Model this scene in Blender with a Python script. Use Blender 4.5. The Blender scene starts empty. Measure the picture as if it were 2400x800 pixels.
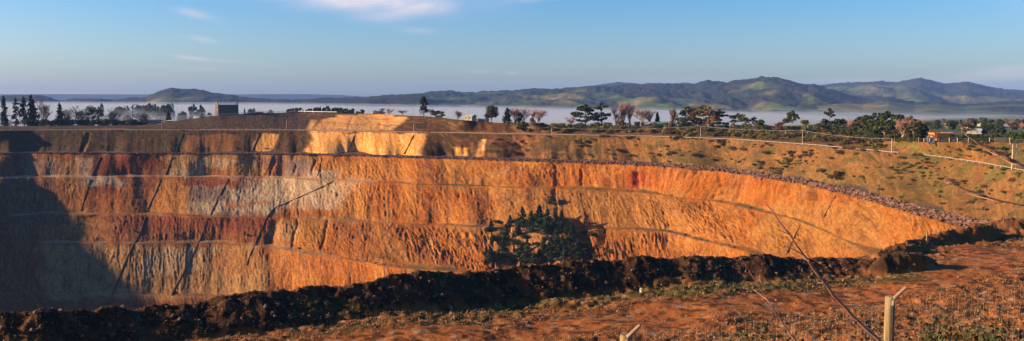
import bpy, math, random
import numpy as np
from mathutils import Vector

# ------------------------------------------------------------------ camera, sky, sun, exposure
sc = bpy.context.scene
F, HORIZON, CX, CY = 2078.0, 235.0, 1200.0, 400.0       # focal length / horizon of the 2400x800 photograph
PITCH = math.atan((CY - HORIZON) / F)
cam_d = bpy.data.cameras.new('camera'); cam_d.sensor_width = 36.0; cam_d.lens = 36.0 * F / 2400.0
cam_d.clip_start = 0.3; cam_d.clip_end = 80000.0
cam = bpy.data.objects.new('camera', cam_d); sc.collection.objects.link(cam)
cam.location = (0, 0, 0); cam.rotation_euler = (math.pi / 2 - PITCH, 0, 0)
sc.camera = cam

SUN_EL, SUN_BACK = math.radians(16.0), math.radians(2.5)  # low sun, from the left and a little behind
to_sun = Vector((-math.cos(SUN_EL) * math.cos(SUN_BACK), -math.cos(SUN_EL) * math.sin(SUN_BACK), math.sin(SUN_EL)))
sun_d = bpy.data.lights.new('sun', 'SUN'); sun_d.energy = 5.0; sun_d.angle = math.radians(0.8); sun_d.color = (1.0, 0.73, 0.43)
sun = bpy.data.objects.new('sun', sun_d); sc.collection.objects.link(sun)
sun.rotation_euler = to_sun.to_track_quat('Z', 'Y').to_euler(); sun.location = to_sun * 300

sc.view_settings.view_transform = 'Standard'; sc.view_settings.look = 'None'
sc.view_settings.gamma = 1.0; sc.view_settings.use_curve_mapping = False
sc.view_settings.exposure = 1.3
sc.cycles.use_denoising = True
sc.cycles.volume_bounces = 3
sc.cycles.max_bounces = 6
sc.cycles.transparent_max_bounces = 8

world = bpy.data.worlds.new('World'); sc.world = world; world.use_nodes = True
wt = world.node_tree; wt.nodes.clear()
def wn(t, **k):
    n = wt.nodes.new(t)
    for a, b in k.items(): setattr(n, a, b)
    return n
def wmath(op, a, b=None, c=None):
    n = wn('ShaderNodeMath', operation=op)
    for i, v in enumerate((a, b, c)):
        if v is None: continue
        if isinstance(v, (int, float)): n.inputs[i].default_value = v
        else: wt.links.new(v, n.inputs[i])
    return n.outputs[0]
sky = wn('ShaderNodeTexSky', sky_type='NISHITA')
sky.sun_disc = False; sky.sun_elevation = SUN_EL
sky.sun_rotation = math.atan2(to_sun.x, to_sun.y)
sky.altitude = 100; sky.air_density = 1.0; sky.dust_density = 1.3; sky.ozone_density = 3.5
tc = wn('ShaderNodeTexCoord'); sep = wn('ShaderNodeSeparateXYZ'); wt.links.new(tc.outputs['Generated'], sep.inputs[0])
az = wmath('ARCTAN2', sep.outputs[0], sep.outputs[1]); el = wmath('ARCSINE', sep.outputs[2])
comb = wn('ShaderNodeCombineXYZ')
wt.links.new(wmath('MULTIPLY', az, 1.0), comb.inputs[0]); wt.links.new(wmath('MULTIPLY', el, 3.4), comb.inputs[1])
cn = wn('ShaderNodeTexNoise'); cn.inputs['Scale'].default_value = 9.0; cn.inputs['Detail'].default_value = 7.0
cn.inputs['Roughness'].default_value = 0.55; cn.inputs['Distortion'].default_value = 0.6
wt.links.new(comb.outputs[0], cn.inputs['Vector'])
noise = cn.outputs['Fac']
cl = None
def cloud(px, py, wx, wy, tilt, amp):
    """a wisp of cirrus at a fixed direction of the sky"""
    global cl
    a0 = math.atan((px - CX) / F); e0 = math.atan((HORIZON - py) / F * math.cos(a0))
    da = wmath('SUBTRACT', az, a0); de = wmath('SUBTRACT', wmath('SUBTRACT', el, e0), wmath('MULTIPLY', da, tilt))
    qa = wmath('MULTIPLY', da, F / wx); qe = wmath('MULTIPLY', de, F / wy)
    r2 = wmath('ADD', wmath('MULTIPLY', qa, qa), wmath('MULTIPLY', qe, qe))
    m = wmath('EXPONENT', wmath('MULTIPLY', r2, -1.0))
    v = wmath('MULTIPLY', wmath('MULTIPLY', m, wmath('MULTIPLY', wmath('SUBTRACT', noise, 0.28), 2.6)), amp * (1.0 if wx > 150 and py < 20 else 0.6))
    v = wmath('MAXIMUM', v, 0.0)
    cl = v if cl is None else wmath('ADD', cl, v)
for c in [(860, 0, 200, 28, -0.04, 1.0), (930, 32, 75, 18, 0.12, 0.8), (985, 75, 45, 8, -0.05, 0.35), (465, 36, 38, 9, -0.2, 0.8),
          (480, 94, 32, 6, -0.12, 0.6), (460, 138, 40, 4, -0.1, 0.6), (570, 147, 45, 4, -0.05, 0.6), (500, 163, 50, 4, 0, 0.5),
          (1120, 168, 35, 4, 0, 0.6), (1200, 172, 16, 4, 0, 0.5), (1250, 0, 60, 9, 0.1, 0.6), (2330, 178, 150, 13, 0.08, 0.55),
          (2360, 160, 60, 7, 0.12, 0.4), (1600, 186, 120, 7, 0, 0.4), (1950, 190, 120, 6, 0.02, 0.35), (120, 222, 260, 5, 0, 0.35),
          (-500, 90, 200, 40, 0.1, 0.7), (2900, 40, 260, 40, -0.1, 0.7), (3600, 120, 300, 40, 0.1, 0.6)]:
    cloud(*c)
clc = wn('ShaderNodeMath', operation='MINIMUM'); wt.links.new(cl, clc.inputs[0]); clc.inputs[1].default_value = 0.72
mix = wn('ShaderNodeMix', data_type='RGBA')
wt.links.new(clc.outputs[0], mix.inputs[0]); hs = wn('ShaderNodeHueSaturation'); hs.inputs['Saturation'].default_value = 1.34; tint = wn('ShaderNodeMix', data_type='RGBA', blend_type='MULTIPLY'); tint.inputs[0].default_value = 1; tint.inputs[7].default_value = (0.945, 0.985, 1.14, 1); wt.links.new(sky.outputs[0], tint.inputs[6]); wt.links.new(tint.outputs[2], hs.inputs['Color']); wt.links.new(hs.outputs[0], mix.inputs[6]); mix.inputs[7].default_value = (5.6, 4.7, 4.9, 1)
bg = wn('ShaderNodeBackground'); bg.inputs['Strength'].default_value = 0.073
wt.links.new(mix.outputs[2], bg.inputs['Color'])
wo = wn('ShaderNodeOutputWorld'); wt.links.new(bg.outputs[0], wo.inputs['Surface'])

# ------------------------------------------------------------------ helpers
rng = np.random.default_rng(7); random.seed(7)
C = sc.collection
_f = np.array([0, math.cos(PITCH), -math.sin(PITCH)]); _u = np.array([0, math.sin(PITCH), math.cos(PITCH)])
def ray(x, y):
    x = np.asarray(x, float); y = np.asarray(y, float)
    return np.stack([x - CX, F * _f[1] - (y - CY) * _u[1], F * _f[2] - (y - CY) * _u[2]], -1)
def at_z(x, y, z):                      # point of the line of sight at height z (eye level is 0)
    d = ray(x, y); return d * (np.asarray(z, float) / d[..., 2])[..., None]
def at_y(x, y, Y):                      # point at ground distance Y
    d = ray(x, y); return d * (np.asarray(Y, float) / d[..., 1])[..., None]
def proj(P):
    P = np.asarray(P, float); w = P @ _f
    return CX + F * P[..., 0] / w, CY - F * (P @ _u) / w

def _hash(ix, iy, iz, seed):
    h = (ix * 374761393 + iy * 668265263 + iz * 1440662683 + seed * 974634777) & 0xFFFFFFFF
    h = ((h ^ (h >> 13)) * 1274126177) & 0xFFFFFFFF
    return ((h ^ (h >> 16)) & 0xFFFF) / 65535.0
def vnoise(x, y, z=0.0, seed=0):        # smooth value noise, 0..1
    x, y, z = np.broadcast_arrays(np.asarray(x, float), np.asarray(y, float), np.asarray(z, float))
    xi, yi, zi = np.floor(x).astype(np.int64), np.floor(y).astype(np.int64), np.floor(z).astype(np.int64)
    fx, fy, fz = x - xi, y - yi, z - zi
    fx = fx * fx * (3 - 2 * fx); fy = fy * fy * (3 - 2 * fy); fz = fz * fz * (3 - 2 * fz)
    flat = not np.any(z)
    def plane(k):
        a = _hash(xi, yi, zi + k, seed) * (1 - fx) + _hash(xi + 1, yi, zi + k, seed) * fx
        b = _hash(xi, yi + 1, zi + k, seed) * (1 - fx) + _hash(xi + 1, yi + 1, zi + k, seed) * fx
        return a * (1 - fy) + b * fy
    p0 = plane(0)
    return p0 if flat else p0 * (1 - fz) + plane(1) * fz
def fbm(x, y, z=0.0, seed=0, oct=4, gain=0.5):
    s, a, t = 0.0, 1.0, 0.0
    for o in range(oct):
        s = s + a * vnoise(np.asarray(x) * 2 ** o, np.asarray(y) * 2 ** o, np.asarray(z) * 2 ** o, seed + o * 17); t += a; a *= gain
    return s / t
def ridged(x, y, seed=0, oct=3):
    s, a, t = 0.0, 1.0, 0.0
    for o in range(oct):
        s = s + a * (1 - np.abs(2 * vnoise(np.asarray(x) * 2 ** o, np.asarray(y) * 2 ** o, 0.0, seed + o * 31) - 1)); t += a; a *= 0.5
    return s / t
def sstep(a, b, x):
    t = np.clip((np.asarray(x, float) - a) / (b - a), 0, 1); return t * t * (3 - 2 * t)

def mesh_np(name, v, faces, smooth=True, col=None):
    """faces: (n,3) or (n,4) int array, or a list of such arrays"""
    if not isinstance(faces, list): faces = [faces]
    faces = [f for f in faces if len(f)]
    me = bpy.data.meshes.new(name)
    v = np.ascontiguousarray(v, np.float32)
    me.vertices.add(len(v)); me.vertices.foreach_set('co', v.ravel())
    idx = np.concatenate([f.ravel() for f in faces]).astype(np.int32)
    tot = np.concatenate([np.full(len(f), f.shape[1]) for f in faces]).astype(np.int32)
    st = np.concatenate([[0], np.cumsum(tot)[:-1]]).astype(np.int32)
    me.loops.add(len(idx)); me.loops.foreach_set('vertex_index', idx)
    me.polygons.add(len(tot)); me.polygons.foreach_set('loop_start', st); me.polygons.foreach_set('loop_total', tot)
    me.polygons.foreach_set('use_smooth', np.full(len(tot), smooth))
    if col is not None:
        at = me.color_attributes.new('Col', 'FLOAT_COLOR', 'POINT')
        c4 = np.ones((len(v), 4), np.float32); c4[:, :3] = col
        at.data.foreach_set('color', c4.ravel())
    me.update(); me.validate()
    return me
def put(name, me, mat=None, parent=None, loc=None, rz=None, scale=None):
    o = bpy.data.objects.new(name, me)
    if mat is not None and me is not None and not me.materials: me.materials.append(mat)
    C.objects.link(o)
    if parent is not None: o.parent = parent
    if loc is not None: o.location = loc
    if rz is not None: o.rotation_euler = (0, 0, rz)
    if scale is not None: o.scale = (scale,) * 3 if isinstance(scale, (int, float)) else scale
    return o
def tag(o, label, cat, group=None):
    o['label'] = label; o['category'] = cat
    if group: o['group'] = group
    return o
def kind(o, k): o['kind'] = k; return o
def thing(name, label, cat, loc=(0, 0, 0), rz=0.0, group=None):
    o = bpy.data.objects.new(name, None); C.objects.link(o); o.location = loc; o.rotation_euler = (0, 0, rz)
    o.empty_display_size = 0.3
    return tag(o, label, cat, group)
def grid_faces(r, c, wrap=False):
    i = np.arange(r - 1)[:, None] * c; j = np.arange(c if wrap else c - 1)[None, :]
    j1 = (j + 1) % c
    return np.stack([i + j, i + j1, i + c + j1, i + c + j], -1).reshape(-1, 4)

def nth(i):
    w = 'first second third fourth fifth sixth seventh eighth ninth tenth eleventh twelfth thirteenth fourteenth fifteenth sixteenth seventeenth eighteenth nineteenth'.split(); t = 'twenty thirty forty fifty sixty'.split(); te = 'twentieth thirtieth fortieth fiftieth sixtieth'.split()
    return w[i - 1] if i < 20 else (te[i // 10 - 2] if i % 10 == 0 else t[i // 10 - 2] + '-' + w[i % 10 - 1])
class MB:
    """collects boxes, tubes and loose faces into one mesh"""
    def __init__(s): s.v = []; s.f = []; s.n = 0
    def add(s, v, f):
        v = np.asarray(v, float); s.v.append(v); s.f += [tuple(int(i) + s.n for i in q) for q in f]; s.n += len(v); return s
    def box(s, x0, x1, y0, y1, z0, z1):
        v = [(x, y, z) for z in (z0, z1) for y in (y0, y1) for x in (x0, x1)]
        return s.add(v, [(0, 2, 3, 1), (4, 5, 7, 6), (0, 1, 5, 4), (2, 6, 7, 3), (0, 4, 6, 2), (1, 3, 7, 5)])
    def tube(s, pts, rad, n=6, cap=True):
        pts = np.asarray(pts, float); rad = np.broadcast_to(np.asarray(rad, float), (len(pts),))
        ring = []
        for i, p in enumerate(pts):
            t = pts[min(i + 1, len(pts) - 1)] - pts[max(i - 1, 0)]; t = t / (np.linalg.norm(t) + 1e-9)
            a = np.cross(t, (0, 0, 1.0)) if abs(t[2]) < 0.95 else np.cross(t, (1.0, 0, 0)); a /= np.linalg.norm(a); b = np.cross(t, a)
            ang = np.arange(n) * 2 * math.pi / n
            ring.append(p + rad[i] * (np.cos(ang)[:, None] * a + np.sin(ang)[:, None] * b))
        v = np.concatenate(ring); f = [tuple(q) for q in grid_faces(len(pts), n, True)]
        if cap: f += [tuple(range(n))[::-1], tuple((len(pts) - 1) * n + k for k in range(n))]
        return s.add(v, f)
    def prism(s, poly, y0, y1):           # polygon in x,z extruded along y
        n = len(poly); v = [(x, y0, z) for x, z in poly] + [(x, y1, z) for x, z in poly]
        return s.add(v, [tuple(range(n)), tuple(range(n, 2 * n))[::-1]] + [(k, n + k, n + (k + 1) % n, (k + 1) % n) for k in range(n)])
    def mesh(s, name, smooth=False):
        me = bpy.data.meshes.new(name); me.from_pydata(np.concatenate(s.v).tolist(), [], s.f); me.validate()
        if smooth: me.polygons.foreach_set('use_smooth', np.full(len(me.polygons), True))
        return me
    def put(s, name, mat, parent=None, smooth=False, **k): return put(name, s.mesh(name, smooth), mat, parent, **k)

# ------------------------------------------------------------------ materials
def mat_new(name):
    m = bpy.data.materials.new(name); m.use_nodes = True; nt = m.node_tree; b = nt.nodes['Principled BSDF']
    b.inputs['Roughness'].default_value = 0.9; b.inputs['Specular IOR Level'].default_value = 0.15
    return m, nt, b
def mat_soil(name, scale, amt=0.45, bump=0.0, bscale=None, rough=0.95, tint=1.0):
    """vertex colour of the soil or rock, broken up by noise in world space"""
    m, nt, b = mat_new(name); N = nt.nodes; L = nt.links
    vc = N.new('ShaderNodeVertexColor'); vc.layer_name = 'Col'
    geo = N.new('ShaderNodeNewGeometry')
    n1 = N.new('ShaderNodeTexNoise'); n1.inputs['Scale'].default_value = scale; n1.inputs['Detail'].default_value = 6; n1.inputs['Roughness'].default_value = 0.7
    L.new(geo.outputs['Position'], n1.inputs['Vector'])
    mr = N.new('ShaderNodeMapRange'); mr.inputs[1].default_value = 0.3; mr.inputs[2].default_value = 0.7
    mr.inputs[3].default_value = 1 - amt; mr.inputs[4].default_value = 1 + amt; L.new(n1.outputs['Fac'], mr.inputs[0])
    mx = N.new('ShaderNodeMix'); mx.data_type = 'RGBA'; mx.blend_type = 'MULTIPLY'; mx.inputs[0].default_value = 1
    L.new(vc.outputs['Color'], mx.inputs[6]); L.new(mr.outputs[0], mx.inputs[7]); L.new(mx.outputs[2], b.inputs['Base Color'])
    b.inputs['Roughness'].default_value = rough; b.inputs['Specular IOR Level'].default_value = 0.08
    if bump:
        n2 = N.new('ShaderNodeTexNoise'); n2.inputs['Scale'].default_value = bscale or scale; n2.inputs['Detail'].default_value = 5
        L.new(geo.outputs['Position'], n2.inputs['Vector'])
        bp = N.new('ShaderNodeBump'); bp.inputs['Strength'].default_value = 0.6; bp.inputs['Distance'].default_value = bump
        L.new(n2.outputs['Fac'], bp.inputs['Height']); L.new(bp.outputs[0], b.inputs['Normal'])
    return m
def mat_flat(name, col, var=0.25, scale=3.0, rough=0.85, spec=0.2, trans=0.0, metal=0.0, rand=0.0, grain=None):
    """plain colour with procedural variation (and a shift from object to object)"""
    m, nt, b = mat_new(name); N = nt.nodes; L = nt.links
    tcn = N.new('ShaderNodeTexCoord'); n1 = N.new('ShaderNodeTexNoise'); n1.inputs['Scale'].default_value = scale; n1.inputs['Detail'].default_value = 4
    if grain:                                   # noise drawn out along the timber
        mp = N.new('ShaderNodeMapping'); mp.inputs['Scale'].default_value = (1, 1, grain); L.new(tcn.outputs['Object'], mp.inputs[0]); L.new(mp.outputs[0], n1.inputs['Vector'])
        bp = N.new('ShaderNodeBump'); bp.inputs['Distance'].default_value = 0.006; L.new(n1.outputs['Fac'], bp.inputs['Height']); L.new(bp.outputs[0], b.inputs['Normal'])
    else: L.new(tcn.outputs['Object'], n1.inputs['Vector'])
    mr = N.new('ShaderNodeMapRange'); mr.inputs[1].default_value = 0.25; mr.inputs[2].default_value = 0.75
    mr.inputs[3].default_value = 1 - var; mr.inputs[4].default_value = 1 + var; L.new(n1.outputs['Fac'], mr.inputs[0])
    fac = mr.outputs[0]
    if rand:
        oi = N.new('ShaderNodeObjectInfo'); m2 = N.new('ShaderNodeMapRange'); m2.inputs[3].default_value = 1 - rand; m2.inputs[4].default_value = 1 + rand
        L.new(oi.outputs['Random'], m2.inputs[0]); mm = N.new('ShaderNodeMath'); mm.operation = 'MULTIPLY'
        L.new(fac, mm.inputs[0]); L.new(m2.outputs[0], mm.inputs[1]); fac = mm.outputs[0]
    mx = N.new('ShaderNodeMix'); mx.data_type = 'RGBA'; mx.blend_type = 'MULTIPLY'; mx.inputs[0].default_value = 1
    mx.inputs[6].default_value = (*col, 1); L.new(fac, mx.inputs[7]); L.new(mx.outputs[2], b.inputs['Base Color'])
    b.inputs['Roughness'].default_value = rough; b.inputs['Specular IOR Level'].default_value = spec; b.inputs['Metallic'].default_value = metal
    if trans:
        tr = N.new('ShaderNodeBsdfTranslucent'); L.new(mx.outputs[2], tr.inputs[0]); ms = N.new('ShaderNodeMixShader'); ms.inputs[0].default_value = trans
        out = nt.nodes['Material Output']; L.new(b.outputs[0], ms.inputs[1]); L.new(tr.outputs[0], ms.inputs[2]); L.new(ms.outputs[0], out.inputs['Surface'])
    return m
def mat_volume(name, col, density, aniso=0.0):
    m = bpy.data.materials.new(name); m.use_nodes = True; nt = m.node_tree; nt.nodes.clear()
    pv = nt.nodes.new('ShaderNodeVolumePrincipled'); pv.inputs['Color'].default_value = (*col, 1); pv.inputs['Density'].default_value = density
    pv.inputs['Anisotropy'].default_value = aniso
    out = nt.nodes.new('ShaderNodeOutputMaterial'); nt.links.new(pv.outputs[0], out.inputs['Volume'])
    return m
# ------------------------------------------------------------------ the open pit: bench lines as rings round the pit
CEN = np.array([-120.0, 400.0])
def T(*p): return np.array(p, float).T
R_RIM = T((-160, 296), (0, 296), (200, 295), (330, 295), (345, 293), (420, 282), (510, 271), (600, 265), (700, 264), (850, 266), (940, 270), (1000, 273), (1100, 283), (1200, 291),
          (1400, 296), (1600, 304), (1800, 312), (1950, 318), (2080, 331), (2180, 333), (2300, 332), (2400, 336), (2480, 342))
Z_RIM = T((-160, -23), (330, -22.5), (510, -14), (600, -12), (850, -12), (1000, -13), (1200, -17.5), (1500, -20), (1800, -21), (2000, -21.5), (2100, -20), (2250, -17), (2480, -16.5))
R_FENCE = T((-160, 306), (0, 307.5), (70, 306), (300, 306), (700, 307), (980, 312), (1200, 316), (1500, 321), (1700, 328), (1900, 342), (2090, 360), (2200, 371), (2300, 386), (2400, 405), (2480, 424))
R_RUB = T((-160, 361), (0, 362.5), (70, 361), (500, 363), (800, 366), (1000, 372), (1200, 377), (1500, 388), (1700, 404), (1880, 431), (2000, 461), (2100, 490), (2200, 518), (2290, 538), (2400, 572), (2480, 605))
R_C = T((-160, 417), (0, 419.5), (80, 416), (500, 415), (650, 417), (800, 425), (1000, 434), (1300, 442), (1500, 449), (1600, 456), (1700, 468), (1800, 491), (1900, 521), (2050, 602), (2200, 700), (2480, 900))
R_D = T((-160, 506), (0, 510), (100, 503), (200, 502), (350, 503), (500, 508), (700, 513), (850, 521), (1000, 529), (1150, 534), (1300, 538), (1480, 538), (1560, 545), (1650, 566), (1760, 596), (1900, 650), (2200, 830), (2480, 1000))
Z_D = T((-160, -85), (1000, -85), (1200, -83), (1450, -80), (1700, -78), (2480, -78))
R_E = T((-160, 575), (130, 571), (500, 571), (640, 580), (700, 592), (800, 606), (900, 623), (960, 632), (1150, 645), (1400, 660), (1700, 700), (2000, 850), (2480, 1250))
Z_E = T((-160, -101), (600, -101), (960, -102), (2480, -102))
R_F = T((-160, 692), (0, 692), (250, 692), (500, 696), (700, 720), (1000, 760), (1400, 800), (1800, 900), (2480, 1500))
PXC = np.arange(-160, 2481, 2.0)
NIN = len(PXC)
def tab(t, x): return np.interp(x, t[0], t[1])
wob = lambda s, a: (fbm(PXC / 60, 0 * PXC, seed=s, oct=4) - 0.5) * a
def toC(P, d):                                   # move points horizontally towards the pit's centre
    q = CEN - P[:, :2]; q /= np.linalg.norm(q, axis=1)[:, None]
    return np.column_stack([P[:, :2] + q * np.asarray(d).reshape(-1, 1), P[:, 2]])
def setz(P, z): return np.column_stack([P[:, :2], np.broadcast_to(z, (len(P),))])
rim = at_z(PXC, tab(R_RIM, PXC) + wob(1, 2.0), tab(Z_RIM, PXC))
fen = at_z(PXC, tab(R_FENCE, PXC), np.full(NIN, -25.0))
rub = at_z(PXC, tab(R_RUB, PXC) + wob(2, 2.0), np.full(NIN, -43.0))
cb = at_z(PXC, tab(R_C, PXC) + wob(3, 3.0), np.full(NIN, -60.0))
db = at_z(PXC, tab(R_D, PXC) + wob(4, 5.0), tab(Z_D, PXC))
eb = at_z(PXC, tab(R_E, PXC) + wob(5, 5.0), tab(Z_E, PXC))
fb = at_z(PXC, tab(R_F, PXC) + wob(6, 6.0), np.full(NIN, -129.0))
# stations outside the picture: right edge, near side under the clearing, left side
OUT = [(190, 265), (185, 205), (170, 160), (120, 128), (60, 100), (30, 80), (0, 69), (-30, 55), (-75, 50), (-150, 60), (-310, 110), (-530, 200), (-670, 330), (-690, 460), (-625, 570), (-540, 670)]
ZO = [-18, -18, -17, -16, -17, -18, -18, -18, -17, -16, -15, -14, -15, -17, -19, -21]
nper = 9
k = np.arange(len(OUT) * nper) / nper; k = np.clip(k, 0, len(OUT) - 1.0001)
orim = np.column_stack([np.interp(k, range(len(OUT)), [p[0] for p in OUT]), np.interp(k, range(len(OUT)), [p[1] for p in OUT]), np.interp(k, range(len(OUT)), ZO)])
orim[:, 2] += (fbm(k * 1.7, 0 * k, seed=88, oct=4) - 0.5) * 13 * sstep(9, 11, k)  # unseen left rim made uneven to break up its shadow edge
ofen = setz(toC(orim, 10), -25.); orub = setz(toC(orim, 42), -43.); ocb = setz(toC(orim, 60), -60.); odb = setz(toC(orim, 84), -84.)
oeb = setz(toC(orim, 106), -101.); ofb = setz(toC(orim, 132), -129.)
def ring(a, b):
    r = np.concatenate([a, b]); n = len(r)
    # blend the joints between the two sets
    for j in (NIN, n):
        idx = np.arange(j - 26, j + 12) % n; A = r[idx[0]].copy(); B = r[idx[-1]].copy()
        w = np.linspace(0, 1, len(idx))[:, None]; base = A * (1 - w) + B * w; bl = (np.sin(w * math.pi) ** 0.5) * 0.8
        r[idx] = r[idx] * (1 - bl) + base * bl
    return r
RIM, FEN, RUB, CB, DB, EB, FB = [ring(a, b) for a, b in ((rim, orim), (fen, ofen), (rub, orub), (cb, ocb), (db, odb), (eb, oeb), (fb, ofb))]
NC = len(RIM)
for up, lo, mn in ((FEN, RUB, 16), (RUB, CB, 9), (CB, DB, 12), (DB, EB, 9), (EB, FB, 14)):   # keep every face sloping inwards
    q = CEN - up[:, :2]; q /= np.linalg.norm(q, axis=1)[:, None]
    ins = ((lo[:, :2] - up[:, :2]) * q).sum(1); need = np.clip(mn - ins, 0, None); lo[:, :2] += q * need[:, None]
def smooth_ring(r, n=9):
    kk = np.hanning(n + 2)[1:-1]; kk /= kk.sum()
    return np.stack([np.convolve(np.concatenate([r[-n:, c], r[:, c], r[:n, c]]), kk, 'same')[n:-n] for c in range(3)], -1)
RIM, FEN, RUB, CB, DB, EB, FB = [smooth_ring(r) for r in (RIM, FEN, RUB, CB, DB, EB, FB)]
def bench(edge, w, dz=0.4):
    k_ = np.arange(NC); f_ = np.clip(-0.55 + 2.9 * fbm(k_ / 38, 0 * k_ + w * 3.7 + edge[0, 2], seed=31, oct=4), 0.12, 1.7)
    return setz(toC(edge, -w * f_), edge[:, 2] + dz * 2.2 * f_)
# rows from the rim down: (ring, number of steps to the next ring)
FLOOR = setz(CEN + (toC(FB, 40)[:, :2] - CEN), -150.0)
MID = np.column_stack([np.broadcast_to(CEN, (NC, 2)) + (FLOOR[:, :2] - CEN) * 0.02, np.full(NC, -151.0)])
seq = [(RIM, 26, 'rim'), (bench(FEN, 5), 3, 'b'), (FEN, 30, 'veg'), (bench(RUB, 10, 0.8), 5, 'b'), (RUB, 32, 'f1'), (bench(CB, 4.5), 4, 'b'), (CB, 46, 'f2'),
       (bench(DB, 5), 4, 'b'), (DB, 36, 'f3'), (bench(EB, 5), 4, 'b'), (EB, 52, 'f4'), (bench(FB, 8), 4, 'b'), (FB, 16, 'f5'), (FLOOR, 4, 'floor'), (MID, 0, 'end')]
rows, rid, tt = [], [], []
for i, (r, n, nm) in enumerate(seq):
    if n == 0: rows.append(r); rid.append(i); tt.append(0.0); break
    for k_ in range(n):
        w = k_ / n; rows.append(r * (1 - w) + seq[i + 1][0] * w); rid.append(i); tt.append(w)
G = np.stack(rows); rid = np.array(rid); tt = np.array(tt); NR = len(G)
names = [s[2] for s in seq]
isface = np.array([names[i] in ('f1', 'f2', 'f3', 'f4', 'f5') for i in rid]); isveg = np.array([names[i] in ('rim', 'veg') for i in rid])
PX, PY_ = proj(G)                                 # lays out the strata colours and painted shading along the wall
d_len = np.cumsum(np.concatenate([np.zeros((1, NC)), np.linalg.norm(np.diff(G, axis=0), axis=2)]), axis=0)
du = np.roll(G, -1, 1) - np.roll(G, 1, 1); tg = du / (np.linalg.norm(du, axis=2)[..., None] + 1e-9)
a0_ = np.concatenate([[0], np.cumsum(np.linalg.norm(np.diff(CB, axis=0), axis=1))])
a_len = a0_[None, :] + np.concatenate([np.zeros((1, NC)), np.cumsum((np.diff(G, axis=0) * tg[:-1]).sum(2), axis=0)])   # runs along the fall lines
dv = np.gradient(G, axis=0)
NRM = np.cross(du, dv); NRM /= np.linalg.norm(NRM, axis=2)[..., None] + 1e-9
NRM *= np.sign(NRM[..., 2:3] + 1e-6)
env = np.where(isface, np.clip(np.minimum(tt, 1 - tt) * 8 + 0.15, 0, 1), np.where(isveg, 0.5, 0.38))[:, None] * np.ones((1, NC))
warp = (fbm(a_len / 30, d_len / 40, seed=11) - 0.5) * 9
rill = ridged((a_len + warp) / 3.3, d_len / 22 + 3, seed=21, oct=3) - 0.6
rill2 = 0.6 * vnoise((a_len + warp * 0.6) / 1.9, d_len / 11, 0.0, 44) + 0.4 * vnoise((a_len + warp) / 1.1, d_len / 4, 0.0, 45) - 0.5
butt = fbm(a_len / 45, d_len / 60, seed=5, oct=3) - 0.5
lump = fbm(a_len / 7, d_len / 7, seed=77, oct=4) - 0.5
crag = fbm(a_len / 2.4, d_len / 2.0, seed=97, oct=3, gain=.7) - 0.5
fmask = isface[:, None] * 1.0
amp = (np.array([{'f1': .55, 'f2': .6, 'f3': 1.0, 'f4': 1.05, 'f5': 1.}.get(names[i], 1.) for i in rid])[:, None] + 0.35 * sstep(1200, 1500, PX)) * (0.25 + 1.3 * sstep(0.35, 0.68, fbm(a_len / 55, d_len / 45, seed=57, oct=3)))
lf = 0.5 + 0.5 * sstep(500, 950, PX)
disp = env * (fmask * lf * (amp * (0.85 * rill + 1.45 * rill2) + (0.9 + 1.6 * sstep(900, 1400, PX)) * butt + 0.8 * lump + 1.15 * crag) + (1 - fmask) * (0.6 * butt + 1.1 * lump + 0.5 * crag))
G2 = G + NRM * disp[..., None]
# notches and gullies eaten into the faces (position along the wall, width, from, to, depth in metres)
out_dir = (G[..., :2] - CEN); out_dir /= np.linalg.norm(out_dir, axis=2)[..., None]
carves = [(1302, 2.6, 384, 498, 1.1), (1894, 8, 425, 468, 6), (1905, 5, 440, 470, 4), (690, 3.5, 512, 585, 1.8), (760, 3.5, 515, 590, 2.4), (642, 11, 515, 578, 2.4), (1352, 24, 505, 640, 20), (1250, 60, 560, 640, 9), (1184, 10, 528, 640, 6),
          (1408, 7, 530, 578, 5), (1490, 6, 402, 440, 3), (1360, 3, 395, 438, 1.5), (1630, 5, 395, 412, 2), (205, 30, 505, 560, 4), (198, 5, 312, 362, 3), (735, 3, 375, 412, 1.5), (1690, 3, 410, 470, 1.5),
          (640, 3, 365, 412, 1.3), (690, 3, 385, 412, 1.4), (1075, 3, 450, 470, 1.3), (1000, 16, 545, 590, 2.5), (1130, 6, 325, 366, 1.5), (1065, 5, 345, 366, 1.2), (1085, 4, 340, 366, 1.2),
          (725, 8, 280, 306, 1.5), (890, 5, 285, 306, 1.6), (820, 4, 275, 306, 1.2)]
vis = np.zeros(NC, bool); vis[:NIN] = True
for (c0, w, y0, y1, dep) in carves:
    cx = c0 - (PY_ - (y0 + y1) / 2) * (CX - c0) / 2600.0 + (fbm(PY_ / 16, 0 * PY_ + c0, seed=3, oct=2) - 0.5) * 8
    we = w * (0.45 + 0.55 * sstep(y0, y0 + 0.7 * (y1 - y0), PY_)) if dep > 8 else w
    m = np.exp(-((PX - cx) / we) ** 2) * sstep(y0 - 4, y0 + (6 if dep < 8 else 55), PY_) * (1 - sstep(y1 - 8, y1 + 4, PY_)) * vis[None, :]
    G2[..., :2] += out_dir * (m * dep)[..., None]; G2[..., 2] -= m * 0.15 * dep

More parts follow.
